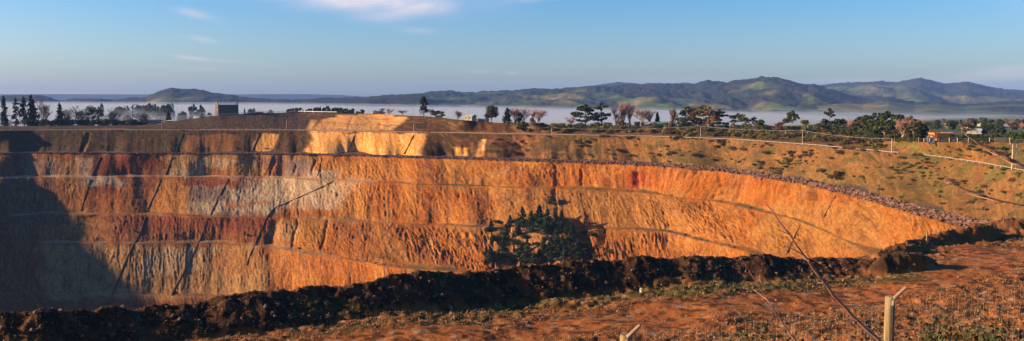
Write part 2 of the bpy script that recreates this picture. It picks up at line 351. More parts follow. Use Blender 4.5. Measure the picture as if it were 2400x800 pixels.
# ---- colours of the strata, with some light and shade painted in
def mixc(c, col, w): return c * (1 - w[..., None]) + np.asarray(col) * w[..., None]
def blob(x0, x1, y0, y1, soft=18, rag=26, seed=0, slant=0.0):
    jx = PX + (fbm(PX / 34, PY_ / 26, seed=200 + seed) - 0.5) * rag * 2.4 + (PY_ - (y0 + y1) / 2) * slant
    jy = PY_ + (fbm(PX / 26, PY_ / 20, seed=300 + seed) - 0.5) * rag
    return sstep(x0 - soft, x0 + soft, jx) * (1 - sstep(x1 - soft, x1 + soft, jx)) * sstep(y0 - soft * 0.3, y0 + soft * 0.3, jy) * (1 - sstep(y1 - soft * 0.3, y1 + soft * 0.3, jy))
ORANGE, OCHRE, RED, RBROWN = (0.41, 0.128, 0.017), (0.46, 0.185, 0.033), (0.38, 0.07, 0.024), (0.20, 0.058, 0.022)
WHITE, GREY, TAN, BROWN, OLIVE = (0.50, 0.40, 0.29), (0.30, 0.245, 0.185), (0.44, 0.265, 0.105), (0.15, 0.062, 0.024), (0.075, 0.053, 0.018)
col = np.ones(G.shape) * np.asarray(ORANGE)
n1 = fbm(a_len / 40, d_len / 30, seed=61); n2 = fbm(a_len / 9, d_len / 14, seed=62); n3 = fbm(a_len / 3, d_len / 9, seed=63)
col = mixc(col, OCHRE, sstep(0.45, 0.62, n1) * (1 - 0.6 * sstep(1200, 1600, PX))); col = mixc(col, RBROWN, 0.55 * sstep(0.52, 0.66, n2))  # less ochre at right, to offset the strong sun there
FM = isface[:, None] * np.ones((1, NC))
# left part: reds, greys and whites
S = 0.0
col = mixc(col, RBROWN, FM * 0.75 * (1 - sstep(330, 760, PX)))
col = mixc(col, (0.20, 0.088, 0.038), FM * 0.9 * blob(-300, 130, 360, 520, seed=1))  # warm brown painted over the shadowed corner so its shade looks less blue
col = mixc(col, OCHRE, FM * 0.8 * blob(150, 210, 380, 520, seed=2)); col = mixc(col, WHITE, FM * 0.75 * blob(185, 222, 370, 430, soft=10, seed=3))
col = mixc(col, GREY, FM * 0.35 * blob(60, 190, 372, 412, soft=8, seed=4)); col = mixc(col, WHITE, FM * 0.8 * blob(190, 290, 418, 440, soft=8, seed=5))
col = mixc(col, ORANGE, FM * 0.7 * blob(190, 340, 438, 510, seed=6)); col = mixc(col, OCHRE, FM * 0.8 * blob(345, 520, 425, 505, seed=7, slant=0.6))
col = mixc(col, TAN, FM * 0.7 * blob(430, 640, 366, 412, seed=8)); col = mixc(col, RED, FM * 0.55 * blob(440, 610, 398, 414, soft=8, seed=9))
col = mixc(col, GREY, FM * 0.85 * blob(445, 640, 424, 500, seed=10)); col = mixc(col, WHITE, FM * 0.9 * blob(530, 820, 416, 492, seed=11, slant=0.5) * (0.45 + 0.55 * sstep(0.40, 0.56, n2)))
col = mixc(col, RED, FM * 0.6 * blob(430, 590, 418, 436, soft=8, seed=12)); col = mixc(col, GREY, FM * 0.9 * blob(658, 735, 370, 414, soft=12, seed=13))
col = mixc(col, WHITE, FM * 0.8 * blob(740, 800, 395, 414, soft=10, seed=14)); col = mixc(col, RED, FM * 0.5 * blob(615, 670, 372, 414, soft=8, seed=15))
col = mixc(col, TAN, FM * 0.8 * blob(380, 480, 366, 412, seed=16)); col = mixc(col, TAN, FM * 0.75 * blob(100, 620, 575, 700, seed=17))
col = mixc(col, RBROWN, FM * 0.8 * blob(250, 625, 508, 570, seed=18)); col = mixc(col, TAN, FM * 0.7 * blob(640, 705, 515, 570, soft=8, seed=19))
col = mixc(col, OCHRE, FM * 0.8 * blob(700, 760, 515, 590, soft=8, seed=20)); col = mixc(col, OCHRE, FM * 0.7 * blob(790, 960, 375, 430, seed=21))
col = mixc(col, RED, FM * 0.8 * blob(1482, 1535, 405, 444, soft=12, seed=22)); col = mixc(col, OCHRE, FM * 0.4 * blob(1640, 1760, 440, 600, seed=23, slant=0.5))
col = mixc(col, OCHRE, FM * 0.3 * blob(2000, 2230, 470, 600, seed=24)); col = mixc(col, TAN, FM * 0.45 * blob(1190, 1290, 530, 600, seed=25))
col = mixc(col, (0.30, 0.17, 0.05), FM * 0.5 * blob(1160, 1620, 444, 540, seed=26))
col = mixc(col, (0.36, 0.20, 0.06), FM * 0.5 * blob(1780, 2060, 480, 600, seed=27))
streak = sstep(0.56, 0.74, n3) * (0.3 + 0.5 * sstep(0.4, 0.6, n1)) + 0.5 * sstep(0.6, 0.72, vnoise(a_len / 1.6, d_len / 11, 0.0, 65))
col = mixc(col, (0.52, 0.30, 0.13), FM * 0.5 * np.clip(streak, 0, 1))
col = mixc(col, (0.15, 0.06, 0.025), FM * 0.6 * sstep(0.60, 0.72, fbm(a_len / 4, d_len / 12, seed=66)))
st1 = vnoise((a_len + warp) / 1.5, d_len / 30, 0.0, 67); st2 = vnoise((a_len + warp) / 3.3, d_len / 18, 0.0, 68); st3 = fbm(a_len / 1.4, d_len / 1.6, seed=69, oct=2)
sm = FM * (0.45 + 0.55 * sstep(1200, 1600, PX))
col = mixc(col, (0.16, 0.055, 0.014), 0.55 * sm * sstep(0.56, 0.8, 0.5 * st1 + 0.5 * st2)); col = mixc(col, (0.50, 0.26, 0.09), 0.5 * sm * sstep(0.6, 0.85, 0.6 * st1 + 0.4 * st3))  # rock streaks, stronger at right to stand in for faint rill shading
col = col * (1 - FM * 0.24 * sstep(1300, 1800, PX))[..., None] * (1 - FM * 0.35 * (st3 - 0.5))[..., None]  # right faces darkened to offset full sun; the rest is fine mottling
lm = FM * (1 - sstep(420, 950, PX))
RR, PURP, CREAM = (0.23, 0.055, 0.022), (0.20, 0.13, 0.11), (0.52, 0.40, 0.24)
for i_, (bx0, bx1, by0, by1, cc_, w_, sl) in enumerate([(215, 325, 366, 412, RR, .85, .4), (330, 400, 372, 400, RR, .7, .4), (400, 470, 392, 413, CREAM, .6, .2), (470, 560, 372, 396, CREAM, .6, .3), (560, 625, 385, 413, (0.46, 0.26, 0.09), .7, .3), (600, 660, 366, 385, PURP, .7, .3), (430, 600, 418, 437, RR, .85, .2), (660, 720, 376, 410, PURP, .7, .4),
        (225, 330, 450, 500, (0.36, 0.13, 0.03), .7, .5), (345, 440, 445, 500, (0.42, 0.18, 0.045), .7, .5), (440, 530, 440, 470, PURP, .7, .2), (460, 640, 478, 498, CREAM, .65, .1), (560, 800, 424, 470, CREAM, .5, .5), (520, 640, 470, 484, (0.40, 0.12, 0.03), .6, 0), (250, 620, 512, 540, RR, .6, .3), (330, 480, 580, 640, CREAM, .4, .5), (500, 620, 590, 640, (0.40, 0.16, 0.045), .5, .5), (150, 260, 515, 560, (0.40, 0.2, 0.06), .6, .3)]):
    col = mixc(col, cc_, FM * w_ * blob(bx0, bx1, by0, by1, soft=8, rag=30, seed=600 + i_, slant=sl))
col = mixc(col, (0.12, 0.05, 0.024), 0.45 * lm * sstep(0.54, 0.64, fbm(a_len / 11, d_len / 7, seed=162))); col = col * (1 - 0.10 * lm)[..., None]  # dark mottling; whole left end also painted darker for its dimmer light
# vegetated upper slopes
VM = isveg[:, None] * np.ones((1, NC)); tv = fbm(a_len / 12, d_len / 9, seed=71); tv2 = fbm(a_len / 3.5, d_len / 3, seed=72)
veg = mixc(np.ones(G.shape) * np.asarray(BROWN), OLIVE, sstep(0.42, 0.62, tv)); veg = mixc(veg, (0.30, 0.135, 0.05), 0.8 * sstep(0.5, 0.7, tv2))
right = sstep(1150, 1500, PX)
vr = mixc(np.ones(G.shape) * np.asarray((0.19, 0.084, 0.026)), (0.11, 0.068, 0.021), sstep(0.42, 0.62, tv)); vr = mixc(vr, (0.27, 0.125, 0.038), 0.6 * sstep(0.48, 0.66, tv2))
veg = veg * (1 - right[..., None]) + vr * right[..., None]
veg = mixc(veg, (0.13, 0.11, 0.025), 0.6 * blob(2080, 2500, 330, 420, seed=37) * sstep(0.4, 0.6, tv))
veg = mixc(veg, (0.13, 0.11, 0.025), 0.4 * blob(1850, 2300, 395, 460, seed=38) * sstep(0.45, 0.6, tv2))
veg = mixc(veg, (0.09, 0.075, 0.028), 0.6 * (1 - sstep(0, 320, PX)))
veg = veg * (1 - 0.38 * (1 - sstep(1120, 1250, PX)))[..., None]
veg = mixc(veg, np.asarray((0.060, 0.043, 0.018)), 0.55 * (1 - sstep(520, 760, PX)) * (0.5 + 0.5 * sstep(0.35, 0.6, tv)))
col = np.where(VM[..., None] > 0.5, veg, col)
bare = np.maximum.reduce([blob(722, 984, 312, 368, soft=9, rag=14, seed=31, slant=0.35), blob(745, 934, 276, 312, soft=7, rag=12, seed=32, slant=0.9), blob(785, 925, 268, 290, soft=8, rag=8, seed=39), blob(592, 640, 315, 366, soft=6, rag=10, seed=33, slant=0.4),
                          0.9 * blob(722, 738, 282, 306, soft=4, rag=5, seed=34, slant=0.6), blob(1122, 1134, 326, 368, soft=4, rag=5, seed=35, slant=0.3), 0.8 * blob(1062, 1100, 345, 368, soft=4, rag=10, seed=36), 0.8 * blob(196, 207, 308, 362, soft=3, rag=5, seed=40),
                          0.5 * blob(440, 560, 315, 360, soft=8, rag=20, seed=41)]) * VM
bc = mixc(mixc(np.ones(G.shape) * np.asarray((0.66, 0.285, 0.06)), (0.75, 0.44, 0.18), 0.6 * sstep(0.5, 0.66, n3)), RBROWN, 0.5 * sstep(0.55, 0.7, n2))
bc = mixc(bc, RBROWN, 0.7 * (1 - sstep(560, 640, PX)))
col = col * (1 - bare[..., None]) + bc * bare[..., None]
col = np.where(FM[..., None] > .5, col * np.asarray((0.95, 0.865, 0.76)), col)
# benches: pale path on the left, weedy on the right
for i, nm in enumerate(names):
    if nm != 'b': continue
    r = np.where(rid == i)[0]
    pale = np.asarray((0.36, 0.22, 0.12)) * np.ones((len(r), NC, 3)); weedy = np.asarray((0.15, 0.10, 0.035)) * np.ones((len(r), NC, 3))
    w = sstep(800, 1050, PX[r]); cc = pale * (1 - w[..., None]) + weedy * w[..., None]
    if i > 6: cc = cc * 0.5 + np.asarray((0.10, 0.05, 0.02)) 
    cc = cc * (0.55 + 0.9 * fbm(PX[r] / 40, PY_[r] / 9 + i, seed=90))[..., None]
    bury = sstep(0.42, 0.6, fbm(PX[r] / 45, PY_[r] / 30 + i, seed=95)) * (i > 3); cc = cc * (1 - bury[..., None]) + col[np.full(len(r), r[-1] + 2)] * bury[..., None]
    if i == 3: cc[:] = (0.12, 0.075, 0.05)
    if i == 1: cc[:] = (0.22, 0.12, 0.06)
    col[r] = cc
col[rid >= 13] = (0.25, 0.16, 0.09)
M_pit = mat_soil('pit_soil', 0.6, 0.45, bump=0.55, bscale=1.1)
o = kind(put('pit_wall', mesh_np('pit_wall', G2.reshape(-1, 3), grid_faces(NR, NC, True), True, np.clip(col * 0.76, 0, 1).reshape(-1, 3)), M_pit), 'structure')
def col_at(px): return int(np.clip(np.searchsorted(PXC, px), 0, NIN - 1))
def wall_point(px, py):                            # the point of the pit wall seen at that place
    j = np.arange(max(col_at(px) - 60, 0), min(col_at(px) + 60, NIN)); qx, qy = proj(G2[:, j])
    d = (qx - px) ** 2 + (qy - py) ** 2; d[rid >= 13] = 1e9; k_ = np.unravel_index(np.argmin(d), d.shape)
    return G2[k_[0], j[k_[1]]].copy()

# ------------------------------------------------------------------ ground outside the pit, out to the horizon
offs = np.array([0, 6, 18, 45, 90, 160, 260, 420, 700, 1200, 2500, 6000, 11000.])
sub = 4
cols_g = np.unique(np.concatenate([np.arange(0, NIN, 6), np.arange(NIN, NC, 2)])); rg = RIM[cols_g] ; pxg = np.where(cols_g < NIN, PXC[np.minimum(cols_g, NIN - 1)], 9999)
od = rg[:, :2] - CEN; od /= np.linalg.norm(od, axis=1)[:, None]
RO = np.concatenate([np.linspace(offs[i], offs[i + 1], sub, endpoint=False) for i in range(len(offs) - 1)] + [[offs[-1]]])
gl = np.interp(RO, offs, [-.3, -.5, -1.2, -3.5, -7, -14, -24, -34, -40, -44, -50, -60, -60])     # left: falls away behind the mound
gr = np.interp(RO, offs, [-.3, -.3, -.4, -1, -2, -3, -5, -8, -14, -22, -36, -50, -60])            # right: a town on the flat
gn = np.interp(RO, offs, [-.3, -.5, -1, -2, -2, 0, 0, 0, 0, -5, -20, -40, -60])
wr = np.where(pxg == 9999, 0.5, sstep(950, 1500, pxg)); wn_ = (pxg == 9999) * 1.0
zz = rg[None, :, 2] * (1 - sstep(100, 900, RO))[:, None] + (-18) * sstep(100, 900, RO)[:, None]
zz = zz + (gl[:, None] * (1 - wr) + gr[:, None] * wr) * (1 - wn_) + gn[:, None] * wn_
GP = np.concatenate([rg[None, :, :2] + od[None] * RO[:, None, None], zz[..., None]], -1)
GP[..., 2] += (fbm(GP[..., 0] / 60, GP[..., 1] / 60, seed=9) - 0.5) * np.clip(RO / 60, 0, 2)[:, None]
gc = mixc(np.ones(GP.shape) * np.asarray((0.13, 0.10, 0.035)), (0.06, 0.09, 0.025), sstep(0.4, 0.6, fbm(GP[..., 0] / 80, GP[..., 1] / 80, seed=12)))
near_cut = (np.linalg.norm(GP[..., :2] - np.array([20, 40]), axis=-1) < 150) & (GP[..., 1] < 140); GP[..., 2] -= near_cut * 6.0
M_ground = mat_soil('ground_cover', 0.05, 0.35)
kind(put('ground', mesh_np('ground', GP.reshape(-1, 3), grid_faces(len(RO), len(cols_g), True), True, gc.reshape(-1, 3)), M_ground), 'structure')
def ground_z(X, Y):                                # height of the land behind the rim
    d = (GP[..., 0] - X) ** 2 + (GP[..., 1] - Y) ** 2; i = np.argsort(d.ravel())[:4]; w = 1 / (d.ravel()[i] + 0.5)
    return float((GP[..., 2].ravel()[i] * w).sum() / w.sum())
# ------------------------------------------------------------------ far hills, fog in the valley, haze
M_hill = mat_soil('hill_cover', 0.012, 0.35)
def hills(name, ridge, D, base, back, x0, x1, seed, past=0.5, spur=0.8, tree_amp=18.0, ncol=480, nrow=80, zbase=-62.0, grow=1.0):
    px = np.linspace(x0, x1, ncol); ry = np.interp(px, [p[0] for p in ridge], [p[1] for p in ridge]); Dx = np.interp(px, [p[0] for p in ridge], [p[2] if len(p) > 2 else D for p in ridge])
    rz = at_y(px, ry, Dx)[:, 2]
    t = np.concatenate([np.linspace(0, 1, nrow), 1 + np.linspace(0.02, back, 24)])
    Yv = base + (Dx[None, :] - base) * t[:, None]; X = (px[None, :] - CX) / F * Yv * 1.0
    prof = np.where(t < 1, t ** 1.35, 1 - (t - 1) * 0.7 / max(back, .1))[:, None]
    sp = ridged(X / 620 + 0.3 * Yv / 900, Yv / 1500, seed, 4)              # spurs and gullies
    sp2 = fbm(X / 170, Yv / 260, seed=seed + 3, oct=4)
    hgt = (rz[None, :] - zbase)
    mid = np.clip(t * (1 - t) * 4, 0, 1)[:, None]
    z = zbase + hgt * (prof + mid * spur * (sp - 0.62) + mid * 0.34 * (sp2 - 0.5))
    fz = (fbm(X / 26, Yv / 40, seed=seed + 5, oct=3) - 0.5)
    forest = sstep(past - 0.10, past + 0.06, 0.62 * t[:, None] + 0.9 * (fbm(X / 330, Yv / 420, seed=seed + 7, oct=4) - 0.5) + 0.45 * (0.62 - sp) + 0.05)
    z = z + forest * fz * tree_amp * np.clip(t * 3, 0, 1)[:, None]
    pas = np.ones(z.shape + (3,)) * np.asarray((0.065, 0.088, 0.028))
    pas = mixc(pas, (0.17, 0.12, 0.05), 0.7 * sstep(0.52, 0.64, fbm(X / 240, Yv / 300, seed=seed + 9)))
    pas = mixc(pas, (0.03, 0.045, 0.015), 0.8 * sstep(0.60, 0.68, fbm(X / 70, Yv / 90, seed=seed + 10)))
    fo = np.ones(z.shape + (3,)) * np.asarray((0.016, 0.026, 0.018)); fo = mixc(fo, (0.034, 0.031, 0.020), sstep(0.45, 0.65, fbm(X / 60, Yv / 60, seed=seed + 11)))
    c = pas * (1 - forest[..., None]) + fo * forest[..., None]
    V = np.stack([X, Yv, z], -1)
    return kind(put(name, mesh_np(name, V.reshape(-1, 3), grid_faces(len(t), ncol), True, c.reshape(-1, 3)), M_hill), 'structure')
hills('hill_ridge', [(-200, 224), (0, 226), (15, 224), (60, 222), (75, 223), (85, 222), (105, 225), (120, 228), (132, 235), (150, 236), (175, 231), (230, 231), (265, 234), (300, 230), (345, 228), (357, 222), (368, 217), (385, 211), (405, 206), (425, 208),
      (455, 208), (480, 211), (500, 217), (520, 220), (545, 222), (560, 226), (600, 229), (640, 233), (670, 233), (690, 234), (740, 231), (770, 229), (800, 230), (820, 229), (860, 228), (905, 224), (935, 222), (980, 221)], 4300, 3000, 0.8, -260, 1000, 41, past=0.34, tree_amp=9)
hills('forested_range', [(780, 232), (850, 229), (900, 223), (935, 222), (980, 221), (1000, 217), (1030, 214), (1060, 213), (1085, 217), (1110, 217), (1160, 213), (1200, 212), (1240, 208), (1290, 209), (1340, 206), (1380, 203), (1420, 201), (1480, 199), (1540, 196),
      (1580, 197), (1610, 199), (1650, 190), (1700, 192), (1740, 186), (1765, 183), (1790, 180), (1815, 181), (1840, 186), (1870, 195), (1890, 199), (1905, 198), (1930, 206), (1960, 214), (2000, 226), (2050, 236), (2110, 244)], 5200, 3100, 0.7, 760, 2140, 52, past=0.36, ncol=620, nrow=100)
hills('far_range', [(1350, 206), (1400, 200), (1430, 195), (1447, 192), (1465, 195), (1500, 197), (1530, 194), (1560, 197), (1600, 194), (1650, 200), (1880, 204), (1915, 200), (1950, 196), (1990, 193), (2030, 192), (2060, 190), (2095, 193), (2120, 188), (2140, 185), (2153, 183), (2166, 186),
      (2185, 191), (2210, 196), (2235, 195), (2260, 191), (2285, 197), (2310, 203), (2350, 209), (2400, 212), (2500, 216), (2700, 224)], 8200, 4800, 0.7, 1330, 2720, 63, past=0.25, ncol=520, nrow=70)
hills('foothills', [(1700, 262), (1800, 246), (1880, 236), (1960, 229), (2020, 235), (2080, 228), (2140, 240), (2200, 238), (2260, 246), (2340, 238), (2420, 236), (2600, 240), (2750, 244)], 4700, 3000, 0.8, 1700, 2740, 74, past=0.42, ncol=420, nrow=80, spur=0.7)
hills('distant_plateau', [(-400, 222), (100, 221), (500, 222), (620, 221), (720, 221), (800, 223), (880, 228), (1000, 233)], 11500, 10000, 0.2, -400, 1000, 85, past=0.1, ncol=160, nrow=20, tree_amp=0)

def closed_sheet(name, top, zb, mat):
    """closed body between an uneven top and a flat bottom"""
    r, c = top.shape[:2]; bot = top.copy(); bot[..., 2] = zb; n = r * c
    f1 = grid_faces(r, c); f2 = f1[:, ::-1] + n
    a = np.arange(c - 1); b = np.arange(r - 1) * c
    s1 = np.stack([a, a + n, a + 1 + n, a + 1], -1); s2 = np.stack([(r - 1) * c + a, (r - 1) * c + a + 1, (r - 1) * c + a + 1 + n, (r - 1) * c + a + n], -1)
    s3 = np.stack([b, b + c, b + c + n, b + n], -1); s4 = np.stack([b + c - 1, b + c - 1 + n, b + 2 * c - 1 + n, b + 2 * c - 1], -1)
    return put(name, mesh_np(name, np.concatenate([top.reshape(-1, 3), bot.reshape(-1, 3)]), np.concatenate([f1, f2, s1, s2, s3, s4]), False), mat)
yy = np.concatenate([np.linspace(1050, 2000, 40), np.linspace(2050, 4600, 50)]); uu = np.linspace(-0.95, 0.95, 150)
FX = uu[None, :] * yy[:, None]; FY = np.ones_like(FX) * yy[:, None]; pxf = CX + F * uu[None, :]
ft = np.interp(pxf, [0, 600, 1200, 1800, 2400], [-13, -17, -28, -42, -56]) * np.ones_like(FX)
ft += (fbm(FX / 260, FY / 300, seed=15, oct=5, gain=.6) - 0.5) * 17 - 5 * (1 - sstep(1050, 1250, FY))
tops = np.stack([FX, FY, ft], -1)
M_fog = mat_volume('valley_fog', (0.41, 0.46, 0.57), 0.0017, 0.0)
kind(closed_sheet('fog', tops, -75.0, M_fog), 'stuff')
mt = tops.copy(); mt[..., 0] *= 1.004; mt[..., 2] += 2 + 11 * fbm(FX / 420, FY / 500, seed=18, oct=4); mt[..., 1] += 6
kind(closed_sheet('mist', mt, -78.0, mat_volume('thin_mist', (0.46, 0.53, 0.66), 0.00035, 0.0)), 'stuff')
M_haze = mat_volume('blue_haze', (0.26, 0.44, 0.97), 0.000042, 0.0)
hz = MB().box(-13500, 13500, -11500, 14000, -160, 240)
kind(hz.put('haze', M_haze), 'stuff')
# ------------------------------------------------------------------ the clearing in front, with its earth berm
ZC = -14.5
cre_x = [-90, -29.7, -19, 0, 17.6, 29.3, 33]; cre_y = [36, 51.5, 56.5, 66, 73, 76, 76.5]; cre_h = [1.95, 1.95, 1.95, 2.1, 1.7, 0.7, 0.1]
edge_x = [-90, -31, -20, 0, 18, 30, 37, 45, 55, 75, 110, 200]; edge_y = [39, 54.5, 59.8, 69.3, 76, 79.5, 86.5, 95, 103, 116, 135, 160]
b2 = np.array([(33.5, 80.5, .5), (36, 83.5, .9), (39, 86.5, 1.1), (43, 90, .8), (46, 92.5, 1.2), (50, 95.5, .6), (54, 98.5, 1.0), (60, 103, .7), (68, 108, .9)])
mounds = [(33.6, 75.3, 3.4, 1.5, 1.35), (31.6, 76.2, 1.6, 1.0, 0.6), (44.2, 90.8, 2.6, 1.3, 1.1), (49.5, 94.0, 3.4, 1.5, 1.5), (58, 99.5, 4.2, 2, 1.1), (37.5, 84, 2.2, 1.3, 1.1), (64, 100, 3, 1.6, .7)]
def berm_h(X, Y):
    yc = np.interp(X, cre_x, cre_y) + (fbm(X / 3.5, 0 * X, seed=401, oct=3) - 0.5) * 1.0
    d = (Y - yc) * 0.9; H = np.interp(X, cre_x, cre_h) * (0.84 + 0.32 * fbm(X / 2.6, 0 * X + 4, seed=402, oct=4))
    w = np.where(d < 0, 2.9, 1.7); t = np.clip(1 - np.abs(d) / w, 0, 1)
    h = H * (t ** 0.9)
    y2 = np.interp(X, b2[:, 0], b2[:, 1]); d2 = Y - y2 + (fbm(X / 2, Y / 2, seed=404) - 0.5) * 1.4; h2 = np.interp(X, b2[:, 0], b2[:, 2], left=0) * (0.6 + 0.8 * fbm(X / 2, Y * 0 + 9, seed=405)) * np.clip(1 - np.abs(d2) / 1.9, 0, 1) ** 0.9
    h = np.maximum(h, h2)
    for (mx_, my_, rx, ry, mh) in mounds:
        q = ((X - mx_ - 0.3 * (Y - my_)) / rx) ** 2 + ((Y - my_ - 0.35 * (X - mx_)) / ry) ** 2
        h = np.maximum(h, mh * np.clip(1 - q, 0, 1) ** 0.8 * (0.7 + 0.6 * fbm(X / 1.3, Y / 1.3, seed=406)))
    return h
def plane_pt(px, py): p = at_z(px, py, ZC); return p[..., :2]
track = plane_pt(np.array([850, 1150, 1500, 1750, 2000, 2250, 2350, 2280.]), np.array([812, 782, 742, 708, 690, 640, 605, 578.]))
def seg_dist(X, Y, pl):
    d = np.full(X.shape, 1e9)
    for a, b in zip(pl[:-1], pl[1:]):
        ab = b - a; t = np.clip(((X - a[0]) * ab[0] + (Y - a[1]) * ab[1]) / (ab @ ab), 0, 1)
        d = np.minimum(d, np.hypot(X - a[0] - t * ab[0], Y - a[1] - t * ab[1]))
    return d
def clear_z(X, Y, h=None):
    h = berm_h(X, Y) if h is None else h
    z = np.interp(Y, [-5, 3, 14, 30, 42, 400], [-1.8, -1.9, -5.0, -10.4, ZC, ZC])
    far = sstep(38, 46, Y); rg_ = 0.3 + 0.7 * sstep(1.5, 5.0, seg_dist(X, Y, track) + (fbm(X / 3, Y / 2, seed=421) - 0.5) * 4.5)
    z = z + (0.15 + 0.85 * far) * ((fbm(X / 7, Y / 7, seed=411, oct=3) - 0.5) * 1.0 + rg_ * (fbm(X / 1.3, Y / 1.1, seed=412, oct=4, gain=.65) - 0.5) * 0.46 + rg_ * (vnoise(X / .45, Y / .45, 0.0, 413) - 0.5) * 0.18)
    bm = sstep(0.05, 0.7, h)
    z = z + h + bm * ((fbm(X / 1.1, Y / 1.1, seed=414, oct=4) - 0.5) * 0.20 + (vnoise(X / .3, Y / .3, 0.0, 415) - 0.5) * 0.09)
    ye = np.interp(X, edge_x, edge_y) + (fbm(X / 3, Y * 0, seed=416) - 0.5) * 1.2
    return z - np.clip(Y - ye, 0, 30) * 1.15
pr = np.arange(518, 872, 1.15); Yr = ZC * -1 * F / (pr - HORIZON)
Yr = np.concatenate([np.arange(160, Yr[0] + 2, -3.0), Yr, np.arange(Yr[-1] - 1.2, 1.0, -1.4), [1.0, -1.5, -6, -14]])
uc = np.concatenate([np.linspace(-1.5, -0.62, 18, endpoint=False), np.linspace(-0.62, 0.64, 1180), np.linspace(0.65, 1.5, 18)])
CXg = uc[None, :] * np.maximum(np.abs(Yr), 12)[:, None]; CYg = np.ones_like(CXg) * Yr[:, None]
H_ = berm_h(CXg, CYg); CZg = clear_z(CXg, CYg, H_)
V = np.stack([CXg, CYg, CZg], -1)
td = seg_dist(CXg, CYg, track) + (fbm(CXg / 3, CYg / 2, seed=421) - 0.5) * 4.5
nA = fbm(CXg / 4.5, CYg / 3, seed=422); nB = fbm(CXg / 0.9, CYg / 0.7, seed=423, oct=3); nC = fbm(CXg / 0.35, CYg / 0.35, seed=424, oct=2)
SOIL = (0.38, 0.115, 0.027)
cc = np.ones(V.shape) * np.asarray((0.25, 0.084, 0.026))
cc = mixc(cc, (0.095, 0.06, 0.022), 0.8 * sstep(0.5, 0.64, nA)); cc = mixc(cc, (0.36, 0.115, 0.032), 0.85 * sstep(0.5, 0.64, nB))
tm = 1 - sstep(1.5, 4.0, td); cc = mixc(cc, SOIL, 0.85 * tm); cc = mixc(cc, (0.42, 0.19, 0.07), 0.5 * tm * sstep(0.5, 0.7, nB))
pxc, pyc = proj(V)
rsoil = sstep(34, 44, CXg) * sstep(78, 84, CYg) ; cc = mixc(cc, SOIL, 0.6 * rsoil * (1 - sstep(0.5, 0.7, nA)))
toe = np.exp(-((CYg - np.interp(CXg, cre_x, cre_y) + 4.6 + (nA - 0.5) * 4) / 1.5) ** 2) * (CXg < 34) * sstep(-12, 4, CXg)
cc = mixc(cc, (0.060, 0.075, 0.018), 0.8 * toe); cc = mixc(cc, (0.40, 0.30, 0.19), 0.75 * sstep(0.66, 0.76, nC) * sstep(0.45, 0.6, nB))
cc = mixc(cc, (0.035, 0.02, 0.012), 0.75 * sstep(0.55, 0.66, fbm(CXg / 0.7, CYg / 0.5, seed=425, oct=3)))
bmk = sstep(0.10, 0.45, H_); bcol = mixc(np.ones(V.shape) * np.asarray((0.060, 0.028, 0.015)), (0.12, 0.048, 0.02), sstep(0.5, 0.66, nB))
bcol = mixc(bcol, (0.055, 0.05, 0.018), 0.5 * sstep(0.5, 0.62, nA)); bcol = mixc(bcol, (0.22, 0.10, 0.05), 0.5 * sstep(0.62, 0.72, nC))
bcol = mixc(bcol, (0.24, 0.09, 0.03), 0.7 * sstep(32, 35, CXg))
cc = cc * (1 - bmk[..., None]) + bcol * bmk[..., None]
M_soil = mat_soil('clearing_soil', 6.0, 0.35, bump=0.05, bscale=9.0)
fq = grid_faces(*CXg.shape); cc = cc * 0.80; hb = H_.ravel()[fq].mean(1) > 0.12
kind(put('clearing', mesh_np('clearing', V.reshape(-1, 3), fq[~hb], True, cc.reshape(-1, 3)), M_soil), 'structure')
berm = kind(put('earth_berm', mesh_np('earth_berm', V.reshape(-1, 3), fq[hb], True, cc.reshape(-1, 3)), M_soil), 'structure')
def clear_pt(px, py):                       # point of the clearing seen at that place
    d = (pxc - px) ** 2 + (pyc - py) ** 2; k_ = np.unravel_index(np.argmin(d), d.shape); return V[k_].copy()

ICO_V = np.array([(0, 0, -1), (.72, -.53, -.45), (-.28, -.85, -.45), (-.89, 0, -.45), (-.28, .85, -.45), (.72, .53, -.45), (.28, -.85, .45), (-.72, -.53, .45), (-.72, .53, .45), (.28, .85, .45), (.89, 0, .45), (0, 0, 1)])
ICO_F = np.array([(0, 1, 2), (1, 0, 5), (0, 2, 3), (0, 3, 4), (0, 4, 5), (1, 5, 10), (2, 1, 6), (3, 2, 7), (4, 3, 8), (5, 4, 9), (1, 10, 6), (2, 6, 7), (3, 7, 8), (4, 8, 9), (5, 9, 10), (6, 10, 11), (7, 6, 11), (8, 7, 11), (9, 8, 11), (10, 9, 11)])
OCT_V = np.array([(1, 0, 0), (-1, 0, 0), (0, 1, 0), (0, -1, 0), (0, 0, 1), (0, 0, -1.)]); OCT_F = np.array([(0, 2, 4), (2, 1, 4), (1, 3, 4), (3, 0, 4), (2, 0, 5), (1, 2, 5), (3, 1, 5), (0, 3, 5)])
